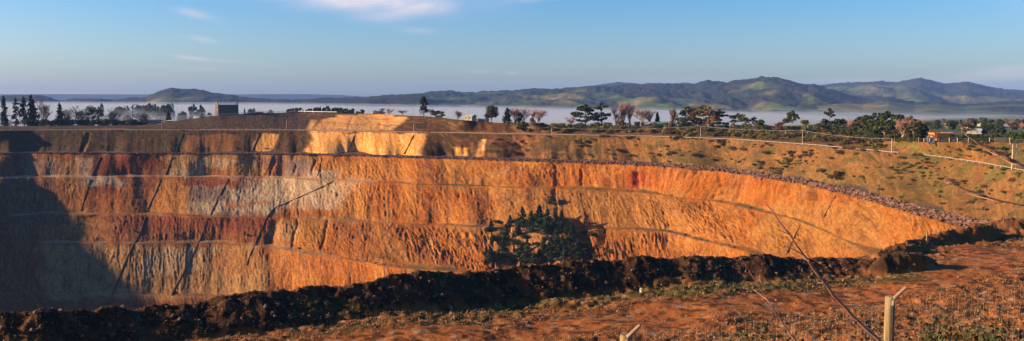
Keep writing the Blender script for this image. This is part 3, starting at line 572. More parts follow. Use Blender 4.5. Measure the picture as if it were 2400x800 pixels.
def rocks(name, P, size, mat, base=(OCT_V, OCT_F), jit=0.35, flat=0.7):
    """many loose stones joined: every stone jittered and turned on its own"""
    n = len(P); bv, bf = base; k_ = len(bv)
    v = bv[None] * (1 + (rng.random((n, k_, 1)) - 0.5) * 2 * jit); v = v + (rng.random((n, k_, 3)) - 0.5) * jit
    a = rng.random(n) * 6.283; b = (rng.random(n) - .5) * 1.5
    x = v[..., 0] * np.cos(a)[:, None] - v[..., 1] * np.sin(a)[:, None]; y = v[..., 0] * np.sin(a)[:, None] + v[..., 1] * np.cos(a)[:, None]; z = v[..., 2] * flat
    y, z = y * np.cos(b)[:, None] - z * np.sin(b)[:, None], y * np.sin(b)[:, None] + z * np.cos(b)[:, None]
    v = np.stack([x, y, z], -1) * np.asarray(size).reshape(-1, 1, 1) + P[:, None, :]
    f = (bf[None] + (np.arange(n) * k_)[:, None, None]).reshape(-1, 3)
    sh = rng.random(n); c = np.repeat(np.clip(0.55 + 0.9 * sh, 0, 2)[:, None], k_, 0)
    return put(name, mesh_np(name, v.reshape(-1, 3), f, False, c.reshape(-1, 1) * np.ones((1, 3))), mat)
def mat_rock(name, c1):
    m = mat_soil(name, 4.0, 0.35); nt = m.node_tree; mx = [n for n in nt.nodes if n.type == 'MIX'][0]
    m2 = nt.nodes.new('ShaderNodeMix'); m2.data_type = 'RGBA'; m2.blend_type = 'MULTIPLY'; m2.inputs[0].default_value = 1; m2.inputs[7].default_value = (*c1, 1)
    b = nt.nodes['Principled BSDF']; nt.links.new(mx.outputs[2], m2.inputs[6]); nt.links.new(m2.outputs[2], b.inputs['Base Color']); return m
M_clod = mat_rock('clods', (0.20, 0.10, 0.05)); M_rub = mat_rock('rubble', (0.155, 0.085, 0.060)); M_stone = mat_flat('berm_stone', (0.14, 0.075, 0.042), 0.4, 4.0, rand=0.6)
# stones of the berm, the larger ones one by one
stone_meshes = []
for i in range(6):
    v = ICO_V * (1 + (rng.random((12, 1)) - 0.5) * 0.6) + (rng.random((12, 3)) - .5) * 0.3; v[:, 2] *= 0.75
    stone_meshes.append(mesh_np('stone', v, ICO_F, False)); stone_meshes[-1].materials.append(M_stone)
cand = np.argwhere((H_ > 0.25) & (pxc > 0) & (pxc < 2360) & (pyc < 800)); pick = cand[rng.choice(len(cand), 270, replace=False)]
for i, (r, c) in enumerate(pick):
    s_ = 0.06 + 0.16 * rng.random() ** 2.2
    o = put('stone', stone_meshes[i % 6], None, berm, loc=V[r, c] + np.array([0, 0, s_ * 0.25]), rz=rng.random() * 6.28, scale=float(s_))
cand = np.argwhere((H_ > 0.15) & (pxc > -20) & (pxc < 2420) & (pyc < 830)); pick = cand[rng.choice(len(cand), 5000)]
o = kind(rocks('clod_litter', V[pick[:, 0], pick[:, 1]], 0.02 + 0.07 * rng.random(5000) ** 2.5, M_clod), 'stuff'); o.parent = berm
cand = np.argwhere((H_ < 0.12) & (pxc > -20) & (pxc < 2420) & (pyc < 830) & (CYg < np.interp(CXg, edge_x, edge_y))); w_ = (td[cand[:, 0], cand[:, 1]] > 2.0) * 1.0 + 0.25
pick = cand[rng.choice(len(cand), 9000, p=w_ / w_.sum())]
kind(rocks('soil_clods', V[pick[:, 0], pick[:, 1]], 0.02 + 0.09 * rng.random(9000) ** 3, mat_rock('field_clods', (0.30, 0.125, 0.05))), 'stuff')

# dry grass and weeds on the clearing
def blades(P, h, w, lean, n_each, name, mat, spread=0.12):
    n = len(P) * n_each; B = np.repeat(P, n_each, 0) + np.column_stack([(rng.random((n, 2)) - .5) * 2 * spread, np.zeros(n)])
    hh = np.repeat(h, n_each) * (0.5 + rng.random(n)); a = rng.random(n) * 6.283; l = lean * (rng.random(n) + 0.2)
    ux, uy = np.cos(a), np.sin(a); sd = np.stack([-uy, ux, 0 * a], -1) * (w * (0.6 + 0.8 * rng.random(n)))[:, None]
    mid = B + np.stack([ux * l * hh * 0.35, uy * l * hh * 0.35, hh * 0.6], -1); tip = B + np.stack([ux * l * hh, uy * l * hh, hh], -1)
    v = np.stack([B - sd, B + sd, mid + sd * .7, mid - sd * .7, tip], 1).reshape(-1, 3)
    k_ = np.arange(n)[:, None] * 5; quads = np.concatenate([k_, k_ + 1, k_ + 2, k_ + 3], 1); tris = np.concatenate([k_ + 3, k_ + 2, k_ + 4], 1)
    return put(name, mesh_np(name, v, [quads, tris], False), mat)
M_straw = mat_flat('straw', (0.36, 0.24, 0.11), 0.4, 2.0, trans=0.2); M_weed = mat_flat('weeds', (0.075, 0.062, 0.02), 0.4, 1.0, trans=0.25)
w_ = (td[cand[:, 0], cand[:, 1]] > 2.5) * 1.0 + 0.06
pick = cand[rng.choice(len(cand), 5500, p=w_ / w_.sum())]; kind(blades(V[pick[:, 0], pick[:, 1]], 0.05 + 0.16 * rng.random(5500) ** 2, 0.012, 1.3, 4, 'dry_grass', M_straw), 'stuff')
pick = cand[rng.choice(len(cand), 3500, p=w_ / w_.sum())]; kind(blades(V[pick[:, 0], pick[:, 1]], 0.04 + 0.10 * rng.random(3500), 0.016, 1.0, 4, 'green_weeds', M_weed), 'stuff')
cand2 = np.argwhere((H_ > 0.2) & (pxc > -20) & (pxc < 2420) & (pyc < 830)); pick = cand2[rng.choice(len(cand2), 420)]
kind(blades(V[pick[:, 0], pick[:, 1]], 0.1 + 0.35 * rng.random(420) ** 2, 0.014, 0.8, 4, 'berm_weeds', M_weed), 'stuff')

# rock windrow along the edge of the wide bench
nr = 17000
cidx = rng.random(nr) ** 0.75 * (NIN - 2); ci = cidx.astype(int); P0 = RUB[ci] + (RUB[ci + 1] - RUB[ci]) * (cidx - ci)[:, None]
q = CEN - P0[:, :2]; q /= np.linalg.norm(q, axis=1)[:, None]; t = rng.normal(0, 0.5, nr); wsc = np.interp(PXC[ci], [0, 700, 1200, 1700, 2300], [.35, .45, .7, .95, 1.05]); hmax = 2.4 * wsc * np.clip(1 - np.abs(t) / 1.25, 0, 1)
P0[:, :2] -= q * ((2.6 + t * 3.4) * wsc)[:, None]; P0[:, 2] += 0.5 + rng.random(nr) ** 0.5 * hmax
keep = ~((PXC[ci] > 1886) & (PXC[ci] < 1912)); P0 = P0[keep]
kind(rocks('rock_rubble', P0, (0.3 + 0.85 * rng.random(len(P0)) ** 3) * (0.5 + .5 * wsc[keep]), M_rub), 'stuff')
bw = MB()                                    # heaped core of the windrow
cs = np.arange(0, NIN, 6); base_ = RUB[cs]; qq = CEN - base_[:, :2]; qq /= np.linalg.norm(qq, axis=1)[:, None]
ws_ = np.interp(PXC[cs], [0, 700, 1200, 1700, 2300], [.35, .45, .7, .95, 1.05]); prof = [(0.2, 0.0), (1.4, 1.5), (2.4, 2.1), (3.6, 1.6), (5.4, 0.3)]
VV = np.stack([np.column_stack([base_[:, :2] - qq * w * ws_[:, None], base_[:, 2] + h * ws_ + (0.25 if h > .4 else 0) * np.sin(cs * 1.7)]) for w, h in prof])
m = mesh_np('rubble_core', VV.reshape(-1, 3), grid_faces(len(prof), len(cs)), True, np.ones((len(prof) * len(cs), 3)) * 0.7); kind(put('rubble_bank', m, M_rub), 'structure')
# ------------------------------------------------------------------ trees and shrubs
M_bark = mat_flat('bark', (0.13, 0.095, 0.07), 0.35, 2.0, rand=0.2)
M_palebark = mat_flat('pale_bark', (0.34, 0.25, 0.19), 0.3, 2.0, rand=0.15)
M_twig = mat_flat('winter_twigs', (0.30, 0.17, 0.125), 0.3, 1.0, rand=0.25)
M_twigdark = mat_flat('dark_twigs', (0.12, 0.085, 0.06), 0.3, 1.0, rand=0.25)
def leafmat(name, c, rand=0.25): return mat_flat(name, c, 0.5, 0.35, rough=0.7, spec=0.2, trans=0.22, rand=rand)
M_pine = leafmat('pine_needles', (0.040, 0.055, 0.020)); M_darkcon = leafmat('dark_conifer', (0.020, 0.028, 0.014))
M_leaf = leafmat('evergreen_leaves', (0.055, 0.068, 0.022)); M_olive = leafmat('olive_scrub', (0.115, 0.10, 0.03)); M_rust = leafmat('rusty_foliage', (0.17, 0.085, 0.045))
M_gorse = leafmat('yellow_green_scrub', (0.20, 0.165, 0.035)); M_brownscrub = leafmat('brown_scrub', (0.085, 0.055, 0.028)); M_pitpine = leafmat('young_pine', (0.030, 0.050, 0.018))
M_redleaf = leafmat('dark_red_leaves', (0.16, 0.03, 0.025))

def leaves(P, size, up=0.35):
    """leaf-clump faces of uneven size spread over the given points"""
    n = len(P); d = rng.normal(size=(n, 3)); d[:, 2] = np.abs(d[:, 2]) * up + d[:, 2] * (1 - up); d /= np.linalg.norm(d, axis=1)[:, None]
    a = np.cross(d, rng.normal(size=(n, 3))); a /= np.linalg.norm(a, axis=1)[:, None] + 1e-9; b = np.cross(d, a)
    s = (np.asarray(size) * (0.55 + 0.9 * rng.random(n)))[:, None]
    k_ = rng.random((n, 4, 1)) * 0.5 + 0.7
    v = np.stack([P - a * s * k_[:, 0], P - b * s * k_[:, 1] * 0.75, P + a * s * k_[:, 2], P + b * s * k_[:, 3] * 0.75], 1)
    return v.reshape(-1, 3), (np.arange(n)[:, None] * 4 + np.arange(4)[None])
def leaf_mesh(name, P, size, mat, up=0.35):
    v, f = leaves(np.asarray(P), size, up); me = mesh_np(name, v, f, False); me.materials.append(mat); return me
def ball_pts(c, r, n):
    d = rng.normal(size=(n, 3)); d /= np.linalg.norm(d, axis=1)[:, None]; return np.asarray(c) + d * np.asarray(r) * (0.45 + 0.55 * rng.random((n, 1)) ** 0.5)
def tmesh(mb, mat): me = mb.mesh('trunk'); me.materials.append(mat); return me
# every maker returns (trunk mesh, crown mesh) for a tree 1 m tall with a crown about `w` wide
def mk_round(w, mat, n=1100, lobes=14, low=0.3, bark=M_bark, leaf=0.035):
    mb = MB(); top = (rng.normal() * .02, rng.normal() * .02, 0.6); mb.tube([(0, 0, -0.04), (0.01, 0, low * .7), top], [0.03, 0.022, 0.01], 6); P = []
    for i in range(lobes):
        a = rng.random() * 6.28; rr = w * 0.5 * (0.25 + 0.55 * rng.random()); hz_ = low + (0.93 - low) * (0.12 + 0.8 * rng.random()); rr *= math.sqrt(max(0.15, 1 - ((hz_ - (low + .95) / 2) / ((1.05 - low) / 2)) ** 2))
        c = np.array([rr * math.cos(a), rr * math.sin(a), hz_]); s = w * (0.14 + 0.12 * rng.random()); P.append(ball_pts(c, (s, s, min(s, .13)), n // lobes))
        mb.tube([(0, 0, low * (.6 + .4 * rng.random())), c * (0.6, 0.6, .85), c], [0.012, 0.008, 0.003], 4)
    P.append(ball_pts((0, 0, 0.93 - w * 0.12), (w * .22, w * .22, .1), n // 8)); P = np.concatenate(P); P = P[P[:, 2] < 1.0]
    return tmesh(mb, bark), leaf_mesh('crown', P, leaf, mat)
def mk_conifer(w, mat, n=1300, low=0.06, droop=0.25, layers=15, sparse=0.0, bark=M_bark, leaf=0.028, power=0.9, leanx=0.0):
    mb = MB(); mb.tube([(0, 0, -0.04), (leanx * .3, 0, .5), (leanx, 0, 1.0)], [0.022, 0.014, 0.003], 6); P = []
    for i in range(layers):
        t = (i + 0.3 * rng.random()) / layers; h = low + (0.97 - low) * t; R = w * 0.5 * (1 - t) ** power + 0.015
        for j in range(int(5 + 4 * (1 - t))):
            if rng.random() < sparse: continue
            a = rng.random() * 6.28; r = R * (0.6 + 0.55 * rng.random()); e = np.array([r * math.cos(a), r * math.sin(a), -droop * r * (1 - .6 * t)]); c = np.array([leanx * h, 0, h])
            m_ = max(4, int(n / layers / 7)); u = rng.random((m_, 1)) ** 0.7
            P.append(c + e * u + rng.normal(size=(m_, 3)) * (0.012 + 0.02 * (1 - t))); mb.tube([c, c + e], [0.006, 0.002], 3, False)
    P.append(np.array([leanx, 0, .97]) + rng.normal(size=(25, 3)) * (0.01, 0.01, 0.02))
    return tmesh(mb, bark), leaf_mesh('crown', np.concatenate(P), leaf, mat, 0.2)
def mk_pine(w, mat, n=1200, low=0.3, tiers=9, bark=M_bark, leaf=0.036, flat=0.5, gap=0.15, skew=0.0):
    """open crown of layered clumps on separate limbs"""
    mb = MB(); mb.tube([(0, 0, -0.04), (0.015, 0.01, .4), (skew * .5, 0, .75), (skew, 0.01, .96)], [0.026, 0.02, 0.012, 0.004], 6); P = []
    for i in range(tiers * 3):
        t = rng.random() ** 0.85; h = low + (0.93 - low) * t; R = w * 0.5 * (0.45 + 0.75 * math.sin(math.pi * min(1, t * .75 + .2))) * (0.5 + .6 * rng.random())
        if rng.random() < gap: continue
        a = rng.random() * 6.28; c0 = np.array([skew * max(0, h - .4) * 1.6, 0, h * 0.94]); c = c0 + np.array([R * math.cos(a), R * math.sin(a), 0.03 + .04 * rng.random()])
        s = 0.05 + 0.05 * rng.random(); mb.tube([c0, (c0 + c) / 2 - (0, 0, .01), c], [0.009, 0.006, 0.002], 4, False)
        P.append(ball_pts(c, (s * 1.35, s * 1.35, s * flat), n // (tiers * 3)))
        P.append(ball_pts((c0 + c) / 2, (s * .9, s * .9, s * flat * .8), n // (tiers * 6)))
    P.append(ball_pts((skew, 0, .95), (w * .10, w * .10, .045), n // 14)); P = np.concatenate(P); P = P[P[:, 2] < 1.0]
    return tmesh(mb, bark), leaf_mesh('crown', P, leaf, mat, 0.5)
def mk_bare(w, mat, bark, forks=5, depth=4, thick=0.022, upright=0.55, low=0.2):
    """leafless winter tree: trunk and limbs, and a crown of twigs"""
    mb, tw = MB(), MB()
    def grow(p, d, L, r, k_):
        q = p + d * L; mid = p + d * L * .5 + rng.normal(size=3) * L * .06
        if k_ <= depth - 2: tw.tube([p, mid, q], [r, r * .8, r * .55], 3, False)
        else: mb.tube([p, mid, q], [r, r * .85, r * .65], 5, False)
        if k_ == 0: return
        for i in range(forks if k_ < depth else forks + 2):
            a = rng.random() * 6.28; s = (0.45 + 0.55 * rng.random()) * (1.15 - upright * .6); nd = d * (0.9) + np.array([math.cos(a), math.sin(a), 0]) * s + np.array([0, 0, upright * 0.45]); nd /= np.linalg.norm(nd)
            st = p + (q - p) * (0.35 + .65 * rng.random()); grow(st if i else q, nd, L * (0.55 + .25 * rng.random()), max(r * .55, 0.0017), k_ - 1)
    grow(np.array([0, 0, -.03]), np.array([0.02, 0, 1.0]), low + .14, thick, depth)
    V_ = np.concatenate([np.concatenate(mb.v), np.concatenate(tw.v)]); zt = V_[:, 2].max(); rr = np.percentile(np.abs(V_[:, :2]).max(1), 97)
    for b_ in (mb, tw):
        for v in b_.v: v[:, 2] /= zt; v[:, :2] *= (w * .5) / rr
    m2 = tw.mesh('twigs'); m2.materials.append(mat); return tmesh(mb, bark), m2
def mk_shrub(mat, n=260, w=1.3, leaf=0.10, lobes=6):
    P = [ball_pts((rng.normal() * w * .2, rng.normal() * w * .2, .3 + .25 * rng.random()), (w * .26, w * .26, .28), n // lobes) for _ in range(lobes)]
    P = np.concatenate(P); P[:, 2] = np.abs(P[:, 2]); me = leaf_mesh('shrub', P, leaf, mat)
    return me
VAR = dict(
    spruce=[mk_conifer(0.34, M_darkcon), mk_conifer(0.30, M_darkcon, sparse=.25)], thin=[mk_conifer(0.42, M_darkcon, sparse=0.45, low=.2, power=.5, layers=12), mk_conifer(0.40, M_darkcon, sparse=.4, low=.25, power=.45, layers=11)],
    cypress=[mk_conifer(0.62, M_darkcon, n=2600, droop=0.1, leanx=-0.1, power=0.8)], slim=[mk_conifer(0.34, M_darkcon, n=1500, power=.5, droop=.1)],
    round=[mk_round(0.95, M_leaf, 1900, 20, .25), mk_round(0.9, M_pine, 1700, 16, .3)], bush=[mk_round(1.3, M_leaf, 900, 10, .08, leaf=.06), mk_round(1.4, M_olive, 900, 11, .06, leaf=.06), mk_round(1.25, M_rust, 800, 10, .08, leaf=.05)],
    tall=[mk_round(0.42, M_leaf, 1700, 18, .18, leaf=.028)], pine=[mk_pine(0.8, M_pine, 1900, .12, 12, flat=.7), mk_pine(0.75, M_pine, 1300, .2, 9, gap=.3, flat=.6)], umbrella=[mk_pine(0.8, M_leaf, 1100, .5, 6, bark=M_palebark), mk_pine(0.7, M_leaf, 1000, .45, 6, bark=M_palebark, skew=.08)],
    kanuka=[mk_pine(0.75, M_olive, 1500, .3, 9, bark=M_palebark, flat=.55), mk_pine(0.8, M_leaf, 1500, .3, 9, bark=M_palebark, flat=.6), mk_pine(0.7, M_rust, 1300, .3, 8, bark=M_palebark, flat=.6)],
    bare=[mk_bare(0.85, M_twig, M_palebark), mk_bare(0.8, M_twig, M_palebark), mk_bare(0.55, M_twig, M_palebark, upright=.9)], baredark=[mk_bare(0.9, M_twigdark, M_bark), mk_bare(0.8, M_twigdark, M_bark)], poplar=[mk_bare(0.38, M_twig, M_palebark, upright=1.2)],
    barewide=[mk_bare(1.35, M_twigdark, M_bark, upright=.2, low=.12)], young=[mk_conifer(0.55, M_pitpine, n=1500, low=.04, droop=-.2, leaf=.035), mk_conifer(0.5, M_pitpine, n=1400, low=.04, droop=-.15, leaf=.035), mk_conifer(0.6, M_pitpine, n=1500, low=.03, droop=-.1, leaf=.04)],
    dense=[mk_round(0.8, M_pine, 2000, 18, .06, leaf=.05), mk_round(0.75, M_leaf, 2000, 18, .06, leaf=.05), mk_conifer(0.5, M_darkcon, n=1800, power=.6, leaf=.04)])
WREF = dict(spruce=.34, thin=.42, cypress=.62, slim=.34, round=.95, bush=1.3, tall=.42, pine=.8, umbrella=.8, kanuka=.75, bare=.85, baredark=.85, poplar=.38, barewide=1.35, young=.55, dense=.8)
NAME = dict(spruce='spruce_tree', thin='conifer_tree', cypress='cypress_tree', slim='conifer_tree', round='evergreen_tree', bush='bush', tall='tall_tree', pine='pine_tree', umbrella='umbrella_tree', kanuka='evergreen_tree', bare='bare_tree', baredark='bare_tree', poplar='bare_poplar', barewide='bare_tree', young='young_pine', dense='evergreen_tree')
def plant_tree(kd, loc, H, W, label, group=None, v=0, rz=None, cat=None):
    trunk, crown = VAR[kd][v % len(VAR[kd])]
    t = thing(NAME[kd], label, cat or ('bush' if kd == 'bush' else 'tree'), loc, rng.random() * 6.28 if rz is None else rz, group)
    s = W / (H * WREF[kd]); t.scale = (H * s, H * s, H)
    put('trunk', trunk, None, t); put('twigs' if 'bare' in kd or kd == 'poplar' else 'crown', crown, None, t); return t
def rim_tree(kd, px, top, wpx, off, label, group=None, v=0, rz=None, sink=0.3):
    if px > 1560: top -= 3; wpx *= 1.2
    c = RIM[col_at(px)]; Y = c[1] + off; X = (px - CX) / F * Y; z = ground_z(X, Y) - sink
    P = at_y(px, top, Y); s = Y / F
    return plant_tree(kd, (P[0], Y, z), max(P[2] - z, 1.5), wpx * s, label, group, v, rz)
LT = 'trees on the dark left rim'; MT = 'trees along the far rim'; RT = 'evergreens on the right rim'
for a in [
    ('spruce', 8, 224, 24, 35, 'tall narrow dark spruce at the far left edge of the rim', LT),
    ('thin', 36, 231, 26, 40, 'first of two dark conifers with tiered gaps beside the spruce', LT),
    ('thin', 54, 226, 28, 45, 'second, taller dark conifer with tiered gaps beside the cypress', LT, 1),
    ('cypress', 78, 222, 38, 38, 'dense black cypress with a straight slanting right side', LT, 0, 0.0),
    ('baredark', 99, 229, 36, 30, 'bare winter tree touching the black cypress', LT),
    ('slim', 139, 242, 20, 30, 'slim dark conifer standing alone right of the cypress', LT),
    ('baredark', 155, 256, 20, 34, 'small bare tree right of the slim dark conifer', LT, 1),
    ('baredark', 181, 246, 38, 34, 'bare tree with a thick forked trunk on the left rim', LT, 0),
    ('umbrella', 213, 252, 22, 36, 'dark flat-topped tree leaning left on the left rim', LT, 1, 3.0),
    ('umbrella', 231, 250, 18, 36, 'taller dark flat-topped tree next to the leaning one', LT, 0),
    ('barewide', 262, 250, 40, 36, 'wide bare tree beside the floodlight pole on the left rim', LT),
    ('barewide', 334, 257, 42, 40, 'bare spreading tree beside the dark shed', LT, 0, 1.0),
    ('dense', 395, 260, 26, 45, 'dark pointed evergreen at the right end of the dark shed', LT, 2),
    ('bush', 474, 264, 14, 22, 'small bushy tree on the slope left of the pumphouse', MT, 1),
    ('bare', 448, 269, 14, 22, 'small pale bare bush downhill from the pumphouse', MT, 0),
    ('tall', 993, 224, 23, 12, 'tall narrow evergreen beside the white hut on the rim', MT),
    ('bush', 1021, 259, 28, 14, 'rounded dark bush right of the tall narrow evergreen', MT, 0),
    ('bush', 1037, 261, 16, 18, 'small round bush at the right end of the clump by the tall evergreen', MT, 0),
    ('bare', 1010, 253, 14, 16, 'small bare tree right against the tall narrow evergreen', MT, 1),
    ('bush', 893, 254, 26, 14, 'orange-green bush on the rim above the orange scar', MT, 2),
    ('bush', 880, 258, 16, 14, 'small green bush left of the orange-green bush on the rim', MT, 1),
    ('bare', 912, 252, 22, 16, 'pinkish bare bush right of the orange-green bush on the rim', MT, 0),
    ('bare', 943, 257, 24, 16, 'low bare bush left of the white hut', MT, 1),
    ('baredark', 1073, 257, 26, 16, 'bare tree left of the pale cottage', MT, 0),
    ('round', 1152, 244, 42, 12, 'large round-headed evergreen right of the pale cottage', MT),
    ('slim', 1189, 253, 24, 14, 'dark upright evergreen right of the round-headed evergreen', MT),
    ('bare', 1206, 249, 32, 24, 'bare pinkish tree behind the dark upright evergreen', MT, 1),
    ('dense', 1215, 263, 22, 10, 'short dark evergreen in front of the bare pinkish trees', MT, 1),
    ('bare', 1228, 248, 38, 22, 'bare pinkish tree left of the reddish bush', MT, 0),
    ('bush', 1248, 264, 16, 8, 'reddish bush in front of the bare pinkish trees', MT, 2),
    ('bare', 1263, 252, 42, 16, 'broad bare pinkish tree at the right end of its clump', MT, 1),
    ('bare', 1340, 270, 30, 20, 'low pink bare tree left of the broad pine', MT, 0),
    ('pine', 1373, 245, 48, 14, 'broad dark pine near the middle of the rim', MT, 0),
    ('pine', 1410, 242, 42, 16, 'ragged open pine right of the broad pine', MT, 1),
    ('bare', 1444, 244, 34, 22, 'bare tree right of the ragged open pine', MT, 0),
    ('poplar', 1460, 234, 26, 30, 'tallest bare poplar of the pink winter trees', MT),
    ('poplar', 1478, 240, 26, 30, 'bare poplar just right of the tallest one', MT),
    ('bush', 1456, 270, 26, 10, 'rusty bush under the tallest bare poplar', MT, 2),
    ('bare', 1505, 249, 46, 14, 'full pale bare tree left of the green-roofed house', MT, 1),
    ('baredark', 1524, 258, 22, 22, 'grey bare tree behind the green-roofed house', MT, 1),
    ('dense', 1541, 263, 26, 24, 'dark pointed evergreen behind the green-roofed house', MT, 2),
    ('poplar', 1578, 252, 20, 14, 'single bare poplar right of the green-roofed house', MT),
    ('bush', 1573, 284, 20, 10, 'orange bush at the foot of the single bare poplar', MT, 2),
    ('bush', 1603, 277, 40, 10, 'large round dark bush right of the single bare poplar', MT, 0),
    ('umbrella', 1612, 252, 30, 26, 'grey flat-topped tree above the large round dark bush', MT, 0),
    ('kanuka', 1632, 262, 34, 18, 'brownish layered tree left of the tallest layered evergreen', MT, 2),
    ('kanuka', 1648, 250, 38, 22, 'tallest layered evergreen in the mid-right clump', MT, 0),
    ('kanuka', 1668, 260, 36, 16, 'rusty layered evergreen right of the tallest layered one', MT, 2),
    ('umbrella', 1682, 259, 34, 24, 'open flat-topped tree at the right end of the mid-right clump', MT, 1),
    ('bush', 1700, 289, 18, 16, 'small dark bush right of the mid-right clump', MT, 0),
    ('umbrella', 1730, 269, 32, 22, 'lone flat-topped tree standing against the fog', MT, 0),
    ('kanuka', 1744, 277, 24, 18, 'smaller olive tree at the foot of the lone flat-topped tree', MT, 0),
    ('umbrella', 1768, 276, 14, 30, 'thin small tree right of the lone flat-topped tree', MT, 1),
    ('bush', 1785, 283, 30, 20, 'low dark bushy tree in the gap right of the thin small tree', MT, 0),
    ('kanuka', 1838, 283, 32, 14, 'dark round-topped tree left of the flat-topped pair', RT, 2),
    ('umbrella', 1858, 262, 26, 20, 'tall flat-topped tree left of the yellow-tinged bush', RT, 0),
    ('bush', 1886, 279, 36, 16, 'yellow-tinged bushy tree right of the tall flat-topped tree', RT, 1),
    ('pine', 1945, 257, 32, 16, 'tall wind-blown pine above the right-hand thicket', RT, 1),
    ('kanuka', 1925, 291, 30, 10, 'olive tree under the wind-blown pine', RT, 0),
    ('dense', 1968, 281, 40, 12, 'olive-green tree at the left end of the dark grove', RT, 1),
    ('bare', 2000, 275, 40, 10, 'bare reddish tree in front of the dark grove', RT, 0),
    ('dense', 2022, 273, 46, 22, 'second dark evergreen of the grove from the left', RT, 0),
    ('kanuka', 2050, 268, 40, 18, 'layered dark evergreen near the middle of the grove', RT, 1),
    ('kanuka', 2080, 264, 50, 20, 'tallest layered evergreen of the dark grove', RT, 1),
    ('dense', 2106, 268, 44, 24, 'dark evergreen right of the tallest one in the grove', RT, 0),
    ('bare', 2118, 277, 40, 12, 'bare brownish tree at the right side of the dark grove', RT, 1),
    ('kanuka', 2134, 275, 40, 22, 'rounded rusty-edged evergreen on the right shoulder of the grove', RT, 2),
    ('dense', 2152, 302, 34, 24, 'low dark evergreen closing the right end of the grove', RT, 0),
    ('dense', 2030, 310, 44, 6, 'low green tree at the foot of the grove', RT, 1),
    ('bush', 2065, 318, 34, 5, 'dark bush in the shade below the grove', RT, 0),
    ('bush', 2124, 321, 22, 5, 'round bush left of the steel ring', RT, 1),
    ('bush', 2150, 318, 18, 6, 'green round bush just left of the steel ring', RT, 0)]:
    rim_tree(*a)
for i in range(24):
    px = 1962 + i * 8.4 + rng.random() * 5; top = np.interp(px, [1960, 2000, 2040, 2080, 2120, 2150, 2170], [292, 286, 280, 274, 276, 288, 306]) + 12 * rng.random()
    rim_tree(['dense', 'kanuka', 'dense', 'dense'][i % 4], px, top, 30 + 12 * rng.random(), 6 + 22 * rng.random(), nth(i + 1) + ' from the left of the dark trees filling the grove on the right rim', 'dark trees filling the grove', i)
for i in range(16):
    px = 1900 + i * 16 + rng.random() * 8; rim_tree('bush', px, np.interp(px, [1900, 2000, 2150], [303, 312, 322]) + rng.random() * 5, 26 + 8 * rng.random(), 3 + 5 * rng.random(), nth(i + 1) + ' low bush from the left at the foot of the grove on the right rim', 'low bushes at the foot of the grove', i)
for i in range(52):
    px = 1185 + i * 15 + rng.random() * 10; top = np.interp(px, [1180, 1300, 1450, 1700, 1960], [284, 288, 283, 290, 298]) + 5 * rng.random()
    rim_tree('bush', px, top, 18 + 16 * rng.random(), 8 + 12 * rng.random(), nth(i + 1) + ' low bush from the left in the undergrowth below the rim trees', 'undergrowth below the rim trees', [0, 1, 1, 2][i % 4])
# hedge-like row of small dark trees behind the mound
for i in range(26):
    px = 674 + i * 6.9 + rng.random() * 4; top = np.interp(px, [670, 695, 715, 740, 780, 820, 850], [255, 252, 257, 251, 252, 256, 259]) + rng.normal() * 1.5
    rim_tree('dense', px, top, 11 + 4 * rng.random(), 26 + 10 * rng.random(), nth(i + 1) + ' tree from the left in the long row of small dark trees behind the mound', 'row of small dark trees behind the mound', i, sink=0.8)
# dark hedge shrubs below the left-hand trees
for i in range(34):
    px = 60 + i * 9.2 + rng.random() * 6; top = np.interp(px, [60, 120, 200, 300, 350], [284, 279, 281, 280, 286]) + rng.normal() * 2.0
    rim_tree('bush', px, top, 20 + 8 * rng.random(), 14 + 10 * rng.random(), nth(i + 1) + ' dark bush from the left in the hedge on the left rim', 'dark bushes hedging the left rim', 0)
tag(put('red_bush', mk_shrub(M_redleaf, 420, 2.6, .1), None, loc=None), 'low dark red bush behind the white rail on the mound', 'bush')
c = RIM[col_at(608)]; Yb = c[1] + 9; o = C.objects['red_bush']; o.location = ((608 - CX) / F * Yb, Yb, ground_z((608 - CX) / F * Yb, Yb) - .2); o.scale = (3.2, 3.2, 2.6)
# trees standing in the valley fog
for i, (px, top, w, Y, kd) in enumerate(sorted([(215, 246, 60, 1500, 'round'), (240, 244, 40, 1600, 'dense'), (285, 246, 46, 1550, 'round'), (330, 243, 50, 1650, 'round'), (352, 243, 34, 1500, 'kanuka'), (368, 244, 22, 1480, 'umbrella'), (386, 240, 36, 1420, 'round'), (398, 239, 26, 1440, 'round'),
        (455, 244, 26, 1450, 'umbrella'), (472, 246, 22, 1450, 'umbrella'), (430, 256, 30, 1300, 'round'), (492, 262, 24, 1250, 'round'), (590, 252, 26, 1350, 'round'), (575, 256, 20, 1350, 'dense'), (635, 253, 24, 1400, 'round'), (160, 252, 40, 1500, 'round'), (300, 262, 40, 1250, 'bush')])):
    Y *= 0.9
    X = (px - CX) / F * Y; z = ground_z(X, Y); plant_tree(kd, (X, Y, z), at_y(px, top, Y)[2] - z, w * Y / F, nth(i + 1) + ' blue-grey tree from the left rising out of the valley fog', 'trees in the valley fog', i)
DKP, DKQ = mk_shrub(M_pitpine, 300, 1.5), mk_shrub(M_leaf, 300, 1.4)
